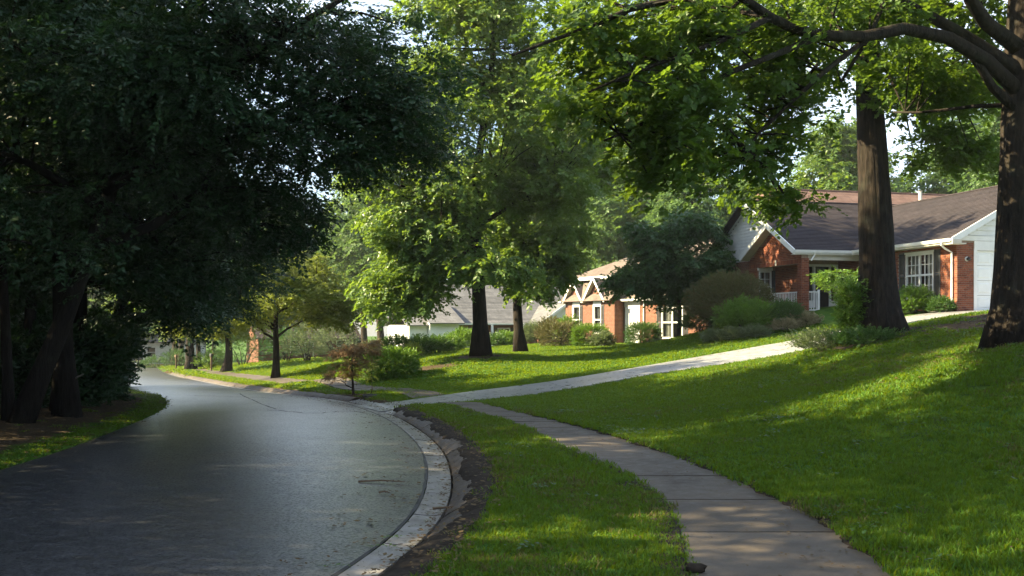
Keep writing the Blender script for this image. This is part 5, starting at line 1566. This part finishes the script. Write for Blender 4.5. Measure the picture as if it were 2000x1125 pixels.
woods = [  # x, y, height, radius, crown, sprays, label
    (-9.45, 21.2, 19, .22, [(1.2, 1, 5.2, 2.6, 2.6, 1.6, 26), (.0, 1.4, 12.5, 3.8, 4.4, 5.4, 96), (2.2, 2, 3.6, 1.6, 1.8, 1.0, 14)], 8200, 'straight black trunk just behind the leaning one'),  # upper crown built up out of frame to shade the tall trunk and lawn
    (-9.75, 19.3, 11, .11, [(0, 0, 5.5, 1.8, 1.8, 1.4, 14), (0, 0, 8.5, 2.8, 2.8, 2.2, 30)], 2200, 'thin paler upright trunk at the left picture edge'),
    (-10.4, 22.6, 12, .10, [(0, 0, 5, 1.8, 2, 1.3, 16), (0, 0, 9, 3, 3, 2.4, 30)], 2200, 'slender trunk between the two thick ones in the wood'),
    (-11.6, 26.5, 11, .24, [(1.6, 0, 5.6, 3.2, 2.8, 2.0, 40), (0, 0, 7.5, 4.0, 3.4, 2.4, 44), (-.5, 4.4, 9.6, 3.4, 2.4, 2.8, 50), (2.6, 0, 3.0, 1.6, 1.8, 1.1, 16)], 6600, 'wood tree whose low boughs hang beside the road bend'),  # high crown part behind it added to put the driveway in shade
    (-13.8, 34.5, 9.5, .24, [(1.6, 0, 5.4, 3.8, 3.4, 1.9, 52), (3.6, -.5, 4.0, 2.2, 2.2, 1.3, 24)], 3800, 'tall wood tree arching over the road bend'),
    (-20.6, 40.0, 8.5, .2, [(1.0, 0, 4.6, 2.8, 2.4, 2.0, 44), (1.6, -.4, 2.4, 1.4, 1.4, 1.1, 14)], 3200, 'farthest wood tree, beyond the bend on the left'),
    (-14.5, 29.5, 15, .2, [(0, 0, 5, 3, 3, 2.4, 36), (0, 0, 10, 4, 4, 3.2, 44)], 3800, None), (-13.2, 24.0, 14, .2, [(0, 0, 4.4, 2.8, 2.8, 2.2, 34), (0, 0, 9, 3.6, 3.6, 3, 40)], 3600, None),
    (-12.6, 18.2, 14, .22, [(0, 0, 4.6, 2.8, 2.6, 2.2, 34), (0, 0, 10, 3.8, 3.4, 3.4, 50)], 5200, None), (-12.2, 13.6, 14, .2, [(.0, 0, 3.4, 2.6, 2.8, 2.4, 30), (.4, 0, 5.2, 3, 2.6, 2, 34), (0, 0, 9, 4, 3.6, 2.8, 44)], 4400, None),  # crowns filled in low down and thickened to stop sun reaching road and lawn
    (-17.0, 21.0, 15, .22, [(0, 0, 5, 3.4, 3.4, 3, 40), (0, 0, 10, 4, 4, 3.2, 40)], 3400, None), (-18.5, 27.5, 16, .24, [(0, 0, 5, 3.4, 3.4, 3, 40), (0, 0, 10.5, 4, 4, 3.2, 40)], 3400, None),
    (-20.5, 34.0, 9, .24, [(0, 0, 5, 3.4, 3.0, 3, 50)], 2400, None), (-10.8, 9.2, 13, .2, [(1.0, 1.2, 7.4, 3.6, 3.0, 1.8, 44), (0, 0, 10, 4, 4, 2.4, 36), (-.5, 0, 4, 2.6, 3.2, 2.6, 44), (0, 1.5, 11, 3.4, 3.6, 2.2, 40)], 8600, None),  # last tree: unseen crown parts added to keep sun patches off the near road
]
woods += [(-10.2, 4.0, 14, .24, [(0, 0, 4, 2.4, 3.2, 2.8, 50), (0, 0, 7, 3.6, 3.4, 2.4, 40), (0, 0, 11, 4, 4, 3, 50), (3.6, 1.5, 11.0, 4.0, 4.2, 2.2, 50)], 9500, 'added wood tree outside the left picture edge, shading the near road'), (-12.5, -3.0, 15, .26, [(0, 0, 7, 4, 4, 3, 40), (0, 0, 11, 4.4, 4.4, 3, 40)], 3400, 'added unseen wood tree behind the viewer, blocking sky light')]  # two unseen trees added to block sky light and darken the near road
rest_lab = iter(['wood tree in the dark row behind the low boughed one', 'wood tree in the dark directly behind the slender trunk', 'wood tree in the dark behind the leaning trunk', 'wood tree in the dark nearest the left picture edge',
                 'deep wood tree left of the straight black trunk, mostly hidden', 'deep wood tree hidden behind the row of trunks', 'deep wood tree hidden behind the tall arching one', 'wood tree with boughs hanging into the top left corner'])
for i, (x, y, h, r, e, n, lab) in enumerate(woods):
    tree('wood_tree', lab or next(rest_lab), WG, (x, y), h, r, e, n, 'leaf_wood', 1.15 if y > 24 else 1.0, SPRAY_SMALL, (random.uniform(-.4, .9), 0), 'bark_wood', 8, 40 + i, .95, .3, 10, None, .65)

# understorey of the wood
UG = 'bushes under the dark wood'
for i, (px, Y, rx, ry, h, n, lab) in enumerate([
    (185, 33.5, 1.4, 1.6, 2.6, 1500, 'leafy bush hanging over the left side of the road bend'), (178, 29.0, 1.3, 1.3, 2.0, 1200, 'dark bush at the foot of the wood beside the bend'), (140, 25.5, 1.3, 1.2, 1.7, 1100, 'low dark bush right of the straight black trunk'),
    (60, 24, 1.3, 1.2, 1.5, 900, 'dark bush between the trunks at the left edge'), (95, 31, 1.8, 1.6, 2.4, 1200, 'tall dark bush deep in the wood behind the trunks'), (205, 43, 1.6, 1.8, 2.8, 1200, 'farthest bush leaning over the road where it vanishes')]):
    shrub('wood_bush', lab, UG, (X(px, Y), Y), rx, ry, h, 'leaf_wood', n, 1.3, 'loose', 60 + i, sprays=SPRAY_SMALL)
# deep foliage far inside the wood
n = 13000
px_ = np.c_[rng.uniform(-36, -10.5, n), rng.uniform(-4, 38, n), np.zeros(n)]
ok = (px_[:, 0] < -15.5 - np.clip(px_[:, 1] - 30, 0, 99) * .62) | ((px_[:, 1] < 12) & (px_[:, 0] < -11 + .18 * (px_[:, 1] - 8)))  # second term adds an unseen near strip that blocks sun from the road
px_ = px_[ok]; gz_ = tps(px_[:, 0], px_[:, 1])
px_[:, 2] = gz_ + rng.random(len(px_)) ** .8 * 9
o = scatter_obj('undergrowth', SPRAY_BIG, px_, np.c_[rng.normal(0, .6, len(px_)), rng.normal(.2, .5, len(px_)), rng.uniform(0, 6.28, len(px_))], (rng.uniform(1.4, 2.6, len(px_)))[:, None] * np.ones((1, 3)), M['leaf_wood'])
tag(o, 'dense dark undergrowth filling the inside of the wood')

# ------------------------------------------------------------------ background trees (three kinds, copied)
BG = 'forest trees behind the houses'
def bgproto(k, h, spread, mat, n):
    e = [(0, 0, h * .58, spread, spread, h * .34, 46), (spread * .4, 0, h * .42, spread * .7, spread * .7, h * .2, 16), (-spread * .4, .3, h * .4, spread * .7, spread * .7, h * .2, 16), (0, 0, h * .85, spread * .5, spread * .5, h * .13, 12)]
    return e, mat, n
protos = []
bg = [(-40, 118, 1.0, 0), (-34, 102, .9, 1), (-29, 122, 1.15, 2), (-22.5, 97, .95, 0), (-16.5, 112, 1.25, 1), (-12, 92, 1.05, 2), (-5.5, 108, 1.3, 0), (0.5, 96, 1.05, 1), (6, 112, 1.35, 2), (10.5, 90, 1.1, 0), (16, 104, 1.25, 1), (14.5, 79, .85, 2), (20.5, 86, .78, 0), (25.5, 78, .86, 1), (30.5, 90, .98, 2), (36, 80, .92, 0),
      (42, 88, .80, 1), (23.5, 100, .74, 2), (48, 96, .9, 0), (-50, 134, 1.0, 1), (-60, 142, 1.1, 2), (-64, 122, 1.0, 0), (-45, 150, 1.1, 1), (33, 66, .8, 2), (-74, 130, 1.1, 0), (-20, 132, 1.2, 2), (4, 130, 1.2, 0), (28, 118, 1.0, 1), (-27, 86, .62, 1)]
where = ['behind the white far house', 'left of the half hidden garden house', 'tall, above the half hidden garden house', 'behind the small yellow green tree', 'tall, left of the tallest lawn tree', 'dark, left behind the tallest lawn tree', 'directly behind the tallest lawn tree', 'behind the grey roofed house', 'between the grey roof and the tan roof, far back',
         'left behind the twin gabled house', 'far behind the tan roof', 'close behind the tan roof', 'left of the white gable of the near house', 'above the dark shingle ridge', 'far above the brown rear roof', 'right of the big trunk, above the brown roof', 'above the right end of the brown roof', 'in the gap left of the near house',
         'far right behind the oak limb', 'far left beyond the road end', 'farthest left of the road end', 'behind the dark wood far left', 'deep behind the white far house', 'close behind the wing roof', 'hidden far behind the wood', 'deepest, behind the half hidden garden house', 'deepest, behind the grey roofed house', 'deepest, behind the near brick house', 'low, beside the half hidden garden house']
cols = ['hazy green', 'mid green', 'bluish green']
pd = {}
for i, (x, y, s_, k) in enumerate(bg):
    lab = ('%s forest tree %s' % (cols[k], where[i]))
    if k not in pd:
        h = (18, 19, 18)[k]
        e, mt, n_ = bgproto(k, h, (4.6, 4.2, 5.0)[k], ('leaf_far', 'leaf_maple', 'leaf_far')[k], 3600)
        pd[k] = tree('forest_tree', lab, BG, (x, y), h, .35, e, n_, mt, 2.1, SPRAY_BIG, (.3, 0), 'bark_small', 10, 80 + k, 1.5, .25, 8, None, .7)
        pd[k].scale = (s_, s_, s_)
    else:
        copy_tree(pd[k], (x, y, H(x, y) - .1), random.uniform(0, 6.28), s_ * random.uniform(.96, 1.05), lab)

# ------------------------------------------------------------------ garden shrubs
G1 = 'shrubs in front of the near brick house'
shrub('azalea_bush', 'large round clipped bush with reddish brown top beside the porch', G1, (X(1428, 43.5), 43.5), 1.85, 1.6, 2.35, 'leaf_azalea', 4200, .72, 'dome', 1, mat2=None, rough=.035)
shrub('garden_shrub', 'bright green loose shrub in front of the round brown bush', G1, (X(1456, 41), 41), 1.08, .95, 1.30, 'leaf_shrub', 1700, .85, 'dome', 2, up=.55, rough=.12)
shrub('garden_shrub', 'dark small shrub below the porch railing', G1, (X(1533, 40.8), 40.8), .68, .6, .98, 'leaf_box', 1000, .7, 'dome', 3)
shrub('garden_shrub', 'dark bush left of the round brown bush', G1, (X(1366, 46), 46), .75, .7, 1.0, 'leaf_box', 900, .8, 'dome', 4)
shrub('garden_shrub', 'green shrub under the wing window beside the big trunk', G1, (X(1785, 38.4), 38.4), .62, .5, .95, 'leaf_shrub', 900, .75, 'dome', 5)
shrub('garden_shrub', 'little shrub at the foot of the downspout', G1, (X(1838, 37.3), 37.3), .38, .34, .52, 'leaf_box', 500, .6, 'dome', 6)
shrub('ivy_shrub', 'dark ivy thicket climbing at the left foot of the tall dark trunk', G1, (X(1664, 25), 25.0), .42, .5, 1.55, 'leaf_shrub', 1500, .62, 'loose', 8, rough=.2)
shrub('ivy_shrub', 'low spreading plants left of the ivy thicket', G1, (X(1610, 26.3), 26.3), .85, .6, .42, 'leaf_grey', 800, .6, 'dome', 9, rough=.2)
shrub('ivy_shrub', 'low dark plants at the right foot of the tall dark trunk', G1, (X(1700, 23.8), 23.8), .9, .5, .28, 'leaf_box', 700, .55, 'dome', 10, rough=.2)
for k, (px, Y, rx, h, mt, lab) in enumerate([(1395, 40.8, .45, .42, 'leaf_grey', 'leftmost of the low grey green border plants'), (1428, 40.2, .55, .42, 'leaf_grey', 'grey green border plant under the bright green shrub'), (1474, 39.8, .6, .36, 'leaf_grey', 'silvery border plant below the dark small shrub'), (1535, 40.0, .6, .38, 'blossom', 'pale pinkish flowering border plant'), (1572, 40.4, .55, .42, 'blossom', 'pale flowering border plant nearest the door step')]):
    shrub('border_plant', lab, 'low border plants along the flower bed', (X(px, Y), Y), rx, .4, h, mt, 520, .6, 'dome', 20 + k, rough=.2)
# spray above the door: light foliage on a slim stem
sx_, sy_ = X(1668, 33.5), 33.5
tree('crape_myrtle', 'slim stemmed small tree with flat green spray before the front door', G1, (sx_, sy_), 2.5, .04, [(-.45, 0, 2.05, .85, .5, .22, 16), (.3, 0, 2.1, .5, .5, .25, 8)], 420, 'leaf_shrub', .8, SPRAY_SMALL, (-.1, 0), 'bark_small', 5, 33, .28, .3, 7, None, .5)

G2 = 'shrubs along the fronts of the farther houses'
for k, (px, Y, rx, ry, h, mt, n, shp, lab) in enumerate([
    (1095, 56, .95, .7, 1.15, 'leaf_azalea', 900, 'box', 'dark brownish hedge left of the clipped green one'), (1151, 55, .85, .6, 1.0, 'leaf_shrub', 1000, 'box', 'clipped bright green hedge below the twin gables'), (1178, 54, .45, .4, .62, 'leaf_grey', 420, 'dome', 'small pale shrub at the corner by the clipped hedge'),
    (1256, 53, .72, .6, 1.05, 'leaf_box', 1000, 'box', 'boxy dark hedge beside the white front door'), (1075, 61, .8, .7, 1.5, 'leaf_azalea', 600, 'dome', 'dark rounded shrub at the far corner of the twin gabled house'), (1110, 58.5, .7, .6, 1.5, 'leaf_shrub', 600, 'dome', 'yellow green shrub behind the brownish hedge'),
    (1050, 62, 1.0, .7, 1.25, 'leaf_grey', 700, 'dome', 'pale grey green shrub right of the slimmer lawn tree'), (985, 62, .65, .6, .75, 'leaf_shrub', 500, 'dome', 'small shrub between the two lawn trees'), (968, 60, .5, .5, .6, 'leaf_box', 360, 'dome', 'little dark shrub right of the tallest tree trunk'),
    (905, 57, 1.0, .8, 1.0, 'leaf_shrub', 900, 'dome', 'yellowish green shrub left of the tallest tree trunk'), (880, 53, .55, .5, .7, 'leaf_shrub', 400, 'dome', 'low shrub left of the yellowish one'), (853, 51, .75, .7, .72, 'leaf_box', 700, 'dome', 'round dark clipped shrub on the lawn slope'), (818, 50, .62, .6, .85, 'leaf_box', 600, 'dome', 'upright dark shrub above the big lawn hedge'),
    (806, 48, .35, .3, .5, 'leaf_light', 260, 'dome', 'small yellow tinted shrub above the big lawn hedge'), (775, 50, .75, .7, .95, 'leaf_box', 600, 'dome', 'dark shrub behind the pink leaved tree'), (765, 38, .88, .75, .92, 'leaf_shrub', 1800, 'box', 'big clipped oval hedge standing alone on the lawn slope'),
    (735, 56, .9, .8, .8, 'leaf_azalea', 500, 'dome', 'dark reddish low shrub behind the pink leaved tree'), (655, 66, 1.5, 1.0, 2.3, 'leaf_grey', 600, 'dome', 'grey green shrub at the top of the far lawn'), (600, 68, 1.6, 1.0, 2.5, 'leaf_grey', 600, 'dome', 'pale tall shrub behind the far lawn crest'), (560, 70, 1.5, 1.0, 2.2, 'leaf_deep', 500, 'dome', 'dark shrub behind the far lawn crest'),
    (475, 76, 2.2, 1.2, 2.4, 'leaf_deep', 600, 'dome', 'dark shrub beyond the olive tinged tree'), (415, 78, 1.2, 1.0, 1.3, 'leaf_shrub', 500, 'dome', 'light shrub right of the dark far trunk'), (350, 100, 1.6, 1.2, 1.6, 'leaf_deep', 500, 'dome', 'round shrub in front of the far white house'), (300, 108, 1.3, 1.2, 1.4, 'leaf_deep', 400, 'dome', 'dark shrub where the road disappears')]):
    shrub('hedge' if shp == 'box' else 'garden_shrub', lab, G2, (X(px, Y), Y), rx, ry, h, mt, n, .62 + .006 * Y, shp, 100 + k, rough=.06)

# young pink tree and sapling by the road
tree('small_tree', 'young many stemmed tree with pinkish red crown beside the road', 'lawn trees', (X(690, 31.2), 31.2), 2.3, .045, [(-.05, 0, 1.25, .75, .6, .36, 26), (.35, .1, 1.55, .5, .5, .25, 14), (-.75, 0, .75, .25, .3, .15, 5), (0, 0, .75, .35, .3, .2, 8)], 900, 'leaf_red', .62, SPRAY_SHRUB, (0, 0), 'bark_small', 12, 51, .24, .12, 7, None, .6)
tree('sapling', 'thin bare stemmed sapling right of the pink leaved tree', 'lawn trees', (X(724, 30.6), 30.6), 1.15, .014, [(0, 0, .75, .16, .16, .4, 7)], 40, 'leaf_light', .55, SPRAY_SHRUB, (.05, 0), 'bark_small', 4, 52, .12, .2, 5, None, .8)

# ------------------------------------------------------------------ grass
def soil_at(x, y, sr, sl):
    s = np.zeros(len(x))
    for bx, by, br in bare: s = np.maximum(s, 1.15 - np.hypot(x - bx, y - by) / br)
    s = np.maximum(s, lerp01(sl, .05, 1.1) * 1.15)
    return s
houses_xy = [(h1, -.2, 11.5, -6.3, 10), (h2, -.1, 9, -9, 5.3), (h3, -15.5, 3, -2, 10.3)]
def in_house(x, y):
    m = np.zeros(len(x), bool)
    for h, a0, a1, b0, b1 in houses_xy:
        c, s = math.cos(h.rotation_euler.z), math.sin(h.rotation_euler.z)
        dx, dy = x - h.location.x, y - h.location.y
        lx, ly = c * dx + s * dy, -s * dx + c * dy
        m |= (lx > a0) & (lx < a1) & (ly > b0) & (ly < b1)
    return m
def grass(name, label, y0, y1, dens, variants, sxy, sz, xmin=-40, xmax=40, mat='grass', dry=False):
    xa, xb = max(xmin, -.62 * y1 - 1), min(xmax, .62 * y1 + 1)
    n = int((xb - xa) * (y1 - y0) * dens)
    x, y = rng.uniform(xa, xb, n), rng.uniform(y0, y1, n)
    k = np.abs(x) < .6 * y + 1
    x, y = x[k], y[k]
    z, sr, sl, wk, dw = terrain(x, y, True)
    so = soil_at(x, y, sr, sl)
    tone = np.sin(x * 1.3 + 1.7 * np.sin(y * .7)) * np.sin(y * 1.1 + 1.3 * np.sin(x * .9))
    ok = ((sr > .74 + .08 * np.sin(3 * y)) | (sl > .10)) & ~wk & ~dw & ~in_house(x, y) & (rng.random(len(x)) > np.clip(so * 1.6 - .3, 0, .99)) & ~((sr < .92) & (sr > 0) & (rng.random(len(x)) < .4))
    if y0 > 25: ok &= ~inside(x, y, far_walk_poly)
    dp = np.sin(.9 * x + 1.8 * np.sin(.6 * y + 1)) * np.sin(.7 * y + 1.6 * np.sin(.8 * x))
    if dry: ok &= rng.random(len(x)) < np.clip((dp - .25) * 1.6, .02, .9)
    x, y, z, tone, sl = x[ok], y[ok], z[ok], tone[ok], sl[ok]
    m = len(x)
    hgt = sz * rng.uniform(.6, 1.25, m) * (1 + .18 * tone) * np.where(sl > 0, .6, 1)
    w_ = sxy * rng.uniform(.8, 1.2, m)
    o = scatter_obj(name, variants, np.c_[x, y, z - .006], np.c_[rng.normal(0, .08, m), rng.normal(0, .08, m), rng.uniform(0, 6.28, m)], np.c_[w_, w_, hgt], M[mat])
    tag(o, label); return o
grass('grass', 'mown green grass blades beside the footpath', 3.2, 10, 250, BLADES, 1.0, .85, -12, 9)
grass('grass', 'mown green grass of the middle lawn', 10, 20, 105, BLADES, 1.5, .95, -12, 14)
grass('grass', 'mown green grass below the driveway', 20, 34, 58, BLADES_FAR, 1.9, .9, -16, 22)
grass('grass', 'sunlit mown grass before the houses', 34, 62, 26, BLADES_FAR, 2.6, .95, -28, 22)
grass('grass', 'distant mown grass', 62, 110, 5, BLADES_FAR, 5.5, 1.4, -45, 14)

grass('dry_grass', 'dry straw coloured patches in the near lawn', 3.2, 22, 55, BLADES, 1.2, .92, -6, 10, 'grass_dry', True)
# broad leaved weeds and clover among the grass
def clover(nl, rad, size, rs):
    v, f = [], []
    for _ in range(nl):
        a = rs.uniform(0, 6.28); r = rad * math.sqrt(rs.random()); p = Vector((r * math.cos(a), r * math.sin(a), rs.uniform(.03, .065)))
        b = rs.uniform(0, 6.28); d = Vector((math.cos(b), math.sin(b), rs.uniform(-.3, .5))); x = Vector((-math.sin(b), math.cos(b), rs.uniform(-.4, .4)))
        s = size * rs.uniform(.6, 1.3); k = len(v)
        v.extend([p, p + d * s * .5 + x * s * .38, p + d * s, p + d * s * .5 - x * s * .38]); f.append((k, k + 1, k + 2, k + 3))
    return v, f
CLOVER = [clover(9, .10, .035, _r) for _ in range(3)]
n = 4200
x = rng.uniform(-2, 10, n); y = rng.uniform(4, 22, n)
pat = np.sin(1.7 * x + 2 * np.sin(.8 * y)) * np.sin(1.3 * y + 1.5 * np.sin(1.1 * x))
z, sr, sl, wk, dw = terrain(x, y, True)
ok = (sr > 1.1) & ~wk & ~dw & (np.abs(x) < .6 * y + 1) & (rng.random(n) < np.clip(pat * 1.3, .03, .7)) & (soil_at(x, y, sr, sl) < .4)
x, y, z = x[ok], y[ok], z[ok]; m = len(x)
tag(scatter_obj('lawn_weeds', CLOVER, np.c_[x, y, z], np.c_[np.zeros(m), np.zeros(m), rng.uniform(0, 6.28, m)], (rng.uniform(.7, 1.4, m))[:, None] * np.ones((1, 3)), M['leaf_box']), 'patches of clover and broad leaved weeds in the near lawn')
# ------------------------------------------------------------------ fallen leaves
def flat_leaves(nl, rad, size, rs):
    v, f = [], []
    for _ in range(nl):
        a = rs.uniform(0, 6.28); r = rad * math.sqrt(rs.random()); p = Vector((r * math.cos(a), r * math.sin(a), rs.uniform(.004, .014)))
        b = rs.uniform(0, 6.28); d = Vector((math.cos(b), math.sin(b), rs.uniform(-.1, .3))); x = Vector((-math.sin(b), math.cos(b), rs.uniform(-.3, .3)))
        s = size * rs.uniform(.6, 1.2); k = len(v)
        v.extend([p, p + d * s * .5 + x * s * .3, p + d * s, p + d * s * .5 - x * s * .3]); f.append((k, k + 1, k + 2, k + 3))
    return v, f
LITTER = [flat_leaves(4, .22, .07, _r) for _ in range(3)]
def litter(name, label, x, y, z, sc):
    m = len(x)
    o = scatter_obj(name, LITTER, np.c_[x, y, z], np.c_[np.zeros(m), np.zeros(m), rng.uniform(0, 6.28, m)], (sc * rng.uniform(.5, 1.2, m))[:, None] * np.ones((1, 3)), M['litter'])
    tag(o, label); return o
# along gutter and curb
ss = rng.uniform(arc_of(4), arc_of(34), 1500); oo = np.where(rng.random(1500) < .40, rng.normal(.33, .05, 1500), np.where(rng.random(1500) < .7, rng.normal(.74, .12, 1500), -np.abs(rng.normal(0, .35, 1500))))
pts = [edge_at(a) for a in ss]
P_ = np.array([p + n * o_ for (p, n), o_ in zip(pts, oo)])
zz_ = zroad(P_[:, 1]) + np.interp(oo, [-2, 0, .30, .36, .50, .75, 1.1], [.03, .014, .0, .05, .13, .17, .19])
litter('fallen_leaves', 'dead leaves and debris caught along gutter and curb', P_[:, 0], P_[:, 1], zz_, .8)
xs, ys = [], []
for bx, by, br, n_ in ((9.2, 25, 4.2, 700), (8.6, 16.6, 3.2, 700), (11, 22, 3.5, 500), (7.6, 28, 2.0, 250), (-1.3, 42, 3, 200)):
    a = rng.uniform(0, 6.28, n_); r = br * np.sqrt(rng.random(n_)); xs.append(bx + r * np.cos(a)); ys.append(by + r * np.sin(a))
x = np.concatenate(xs); y = np.concatenate(ys)
litter('fallen_leaves', 'brown fallen leaves under the two big trunks', x, y, terrain(x, y) + .02, .9)
n = 2600
y = rng.uniform(8, 45, n); x = np.interp(y, LE[:, 1], LE[:, 0]) - rng.random(n) ** 1.3 * 6
litter('fallen_leaves', 'dead leaves on the floor of the wood', x, y, terrain(x, y) + .01, 1.1)
n = 260
y = rng.uniform(5, 20, n); x = np.interp(y, SR[:, 1], SR[:, 0]) + rng.normal(-.12, .3, n)
litter('fallen_leaves', 'few leaves lying along the footpath', x, y, np.maximum(zwalk(y) + .018, terrain(x, y) + .01), .5)

n = 420
x = rng.uniform(-2, 9, n); y = rng.uniform(4.5, 20, n); z, sr, sl, wk, dw = terrain(x, y, True)
ok = (sr > 1) & ~wk & ~dw
litter('fallen_leaves', 'stray dead leaves lying in the near lawn', x[ok], y[ok], z[ok] + .045, .45)
# twigs lying on the road
for k, (px, py, L, lab) in enumerate([(845, 1000, .42, 'thick twig lying in the gutter mouth'), (700, 946, .55, 'long straight twig on the open road'), (740, 968, .12, 'short stub of twig on the road')]):
    Y = 1.85 * FPX / (py - HOR); x0 = X(px, Y)
    a = random.uniform(-.2, .2); e = Vector((math.cos(a), math.sin(a), 0)) * L
    z0 = float(zroad(Y)) + .035
    m = MB(); p0 = Vector((x0, Y, z0))
    m.tube([p0, p0 + e * .5 + Vector((0, .012, .012)), p0 + e], [.012, .010, .005], 6); m.tube([p0 + e * .6, p0 + e * .75 + Vector((0, .06, .01))], [.005, .003], 5)
    o = m.build('fallen_twig', M['wood_post']); tag(o, lab, 'twig', 'twigs on the road')
# green sprigs blown on the road
for k, (px, py, lab) in enumerate([(745, 1055, 'green leaf sprig beside the gutter'), (628, 1112, 'green leaf sprig at the bottom of the picture'), (722, 1073, 'small green sprig on the gutter joint')]):
    Y = 1.85 * FPX / (py - HOR); v, f = spray(7, .2, .05, .03, _r, .02)
    me = MB(); me.add([Vector((p.x, p.y, abs(p.z) * .5)) + Vector((X(px, Y), Y, float(zroad(Y)) + .03)) for p in v], f)
    o = me.build('leaf_sprig', M['leaf_shrub']); tag(o, lab, 'leaf sprig', 'green sprigs on the road')
# pale dead branch in the wood
m = MB(); q = [W(112, 757, 21.5), W(132, 750, 21.3), W(152, 736, 21.1), W(163, 731, 21.0)]
m.tube(q, [.028, .024, .02, .012], 6); m.tube([q[1], W(140, 738, 21.4)], [.014, .006], 5)
o = m.build('dead_branch', M['pale_wood']); tag(o, 'pale broken branch lying in the dark wood', 'branch')
# clod at the foot of the picture, beside the footpath
m = MB(); zc = float(zwalk(6.5)) ; cx, cy_ = X(1357, 6.6), 6.62
vs_, fs_ = [], []
for i in range(6):
    for j in range(9):
        th, ph = math.pi * i / 5, 2 * math.pi * j / 9
        r = .055 * (1 + .35 * math.sin(3 * ph + i) * math.sin(th)); vs_.append((cx + r * 1.3 * math.sin(th) * math.cos(ph), cy_ + r * math.sin(th) * math.sin(ph), zc + .035 + r * .6 * math.cos(th)))
for i in range(5):
    for j in range(9): fs_.append((i * 9 + j, i * 9 + (j + 1) % 9, (i + 1) * 9 + (j + 1) % 9, (i + 1) * 9 + j))
m.add(vs_, fs_); o = m.build('soil_clod', M['soil'], smooth=True); tag(o, 'dark clod of earth on the left footpath edge', 'clod')
# pale rock by the boxy hedge
m = MB(); Y = 52.5; cx, cy_ = X(1280, Y), Y; zc = H(cx, cy_); vs_, fs_ = [], []
for i in range(7):
    for j in range(10):
        th, ph = math.pi * i / 6, 2 * math.pi * j / 10
        r = .36 * (1 + .18 * math.sin(2 * ph + i) + random.uniform(-.06, .06)); vs_.append((cx + r * 1.2 * math.sin(th) * math.cos(ph), cy_ + r * .8 * math.sin(th) * math.sin(ph), zc + .12 + r * .7 * math.cos(th)))
for i in range(6):
    for j in range(10): fs_.append((i * 10 + j, i * 10 + (j + 1) % 10, (i + 1) * 10 + (j + 1) % 10, (i + 1) * 10 + j))
m.add(vs_, fs_); o = m.build('garden_rock', M['rock']); tag(o, 'pale rock between the boxy hedge and the small dark tree', 'rock')
# mailboxes down the road
def mailbox(px, Y, mat, lab):
    x = X(px, Y); z = H(x, Y)
    r = empty('mailbox', (x, Y, z), R(30)); tag(r, lab, 'mailbox', 'mailboxes by the far road')
    m = MB(); m.box(-.05, -.05, -.1, .05, .05, 1.05); m.bar((0, .05, .75), (0, .32, 1.0), .05, .05); m.build('post', M['wood_post'], r)
    m = MB(); pr = [(-.09, 1.05)] + [(.09 * math.cos(t), 1.17 + .09 * math.sin(t)) for t in np.linspace(math.pi, 0, 8)] + [(.09, 1.05)]
    m.prism([(a, -.26, b) for a, b in pr], (0, 1, 0), .52); m.build('box', M[mat], r)
    m = MB(); m.box(.093, -.1, 1.12, .1, -.04, 1.30); m.build('flag', M['brick'], r)
mailbox(344, 84, 'wood_post', 'brown mailbox beyond the dark far trunk'); mailbox(413, 70, 'black_metal', 'black mailbox left of the olive tinged tree')
# curbside sunken drain by the sapling
x, y = X(722, 29.7), 29.7; z = H(x, y)
r = empty('drain', (x, y, z), R(-25)); tag(r, 'small dark drain hole in the grass beside the driveway mouth', 'drain')
m = MB(); m.tube([(0, 0, -.15), (0, 0, .06)], [.2, .2], 14); m.tube([(0, 0, .06), (0, 0, .075)], [.24, .23], 14); m.build('rim', M['concrete_dark'], r)
m = MB()
for k in range(5): m.box(-.16, -.13 + k * .06, .077, .16, -.105 + k * .06, .09)
m.build('grate', M['black_metal'], r)

# ------------------------------------------------------------------ summer haze in the air
m = MB(); m.box(-130, -45, -9, 110, 185, 40)
hz = bpy.data.materials.new('haze'); hz.use_nodes = True
hn = hz.node_tree.nodes; hn.clear()
ho = hn.new('ShaderNodeOutputMaterial'); hv = hn.new('ShaderNodeVolumePrincipled')
hv.inputs['Color'].default_value = (0.93, 0.96, 1.0, 1); hv.inputs['Density'].default_value = 0.00028; hv.inputs['Anisotropy'].default_value = 0.3
hz.node_tree.links.new(hv.outputs[0], ho.inputs['Volume'])
tag(m.build('haze', hz), 'thin pale summer haze filling the air', None, None, 'stuff')
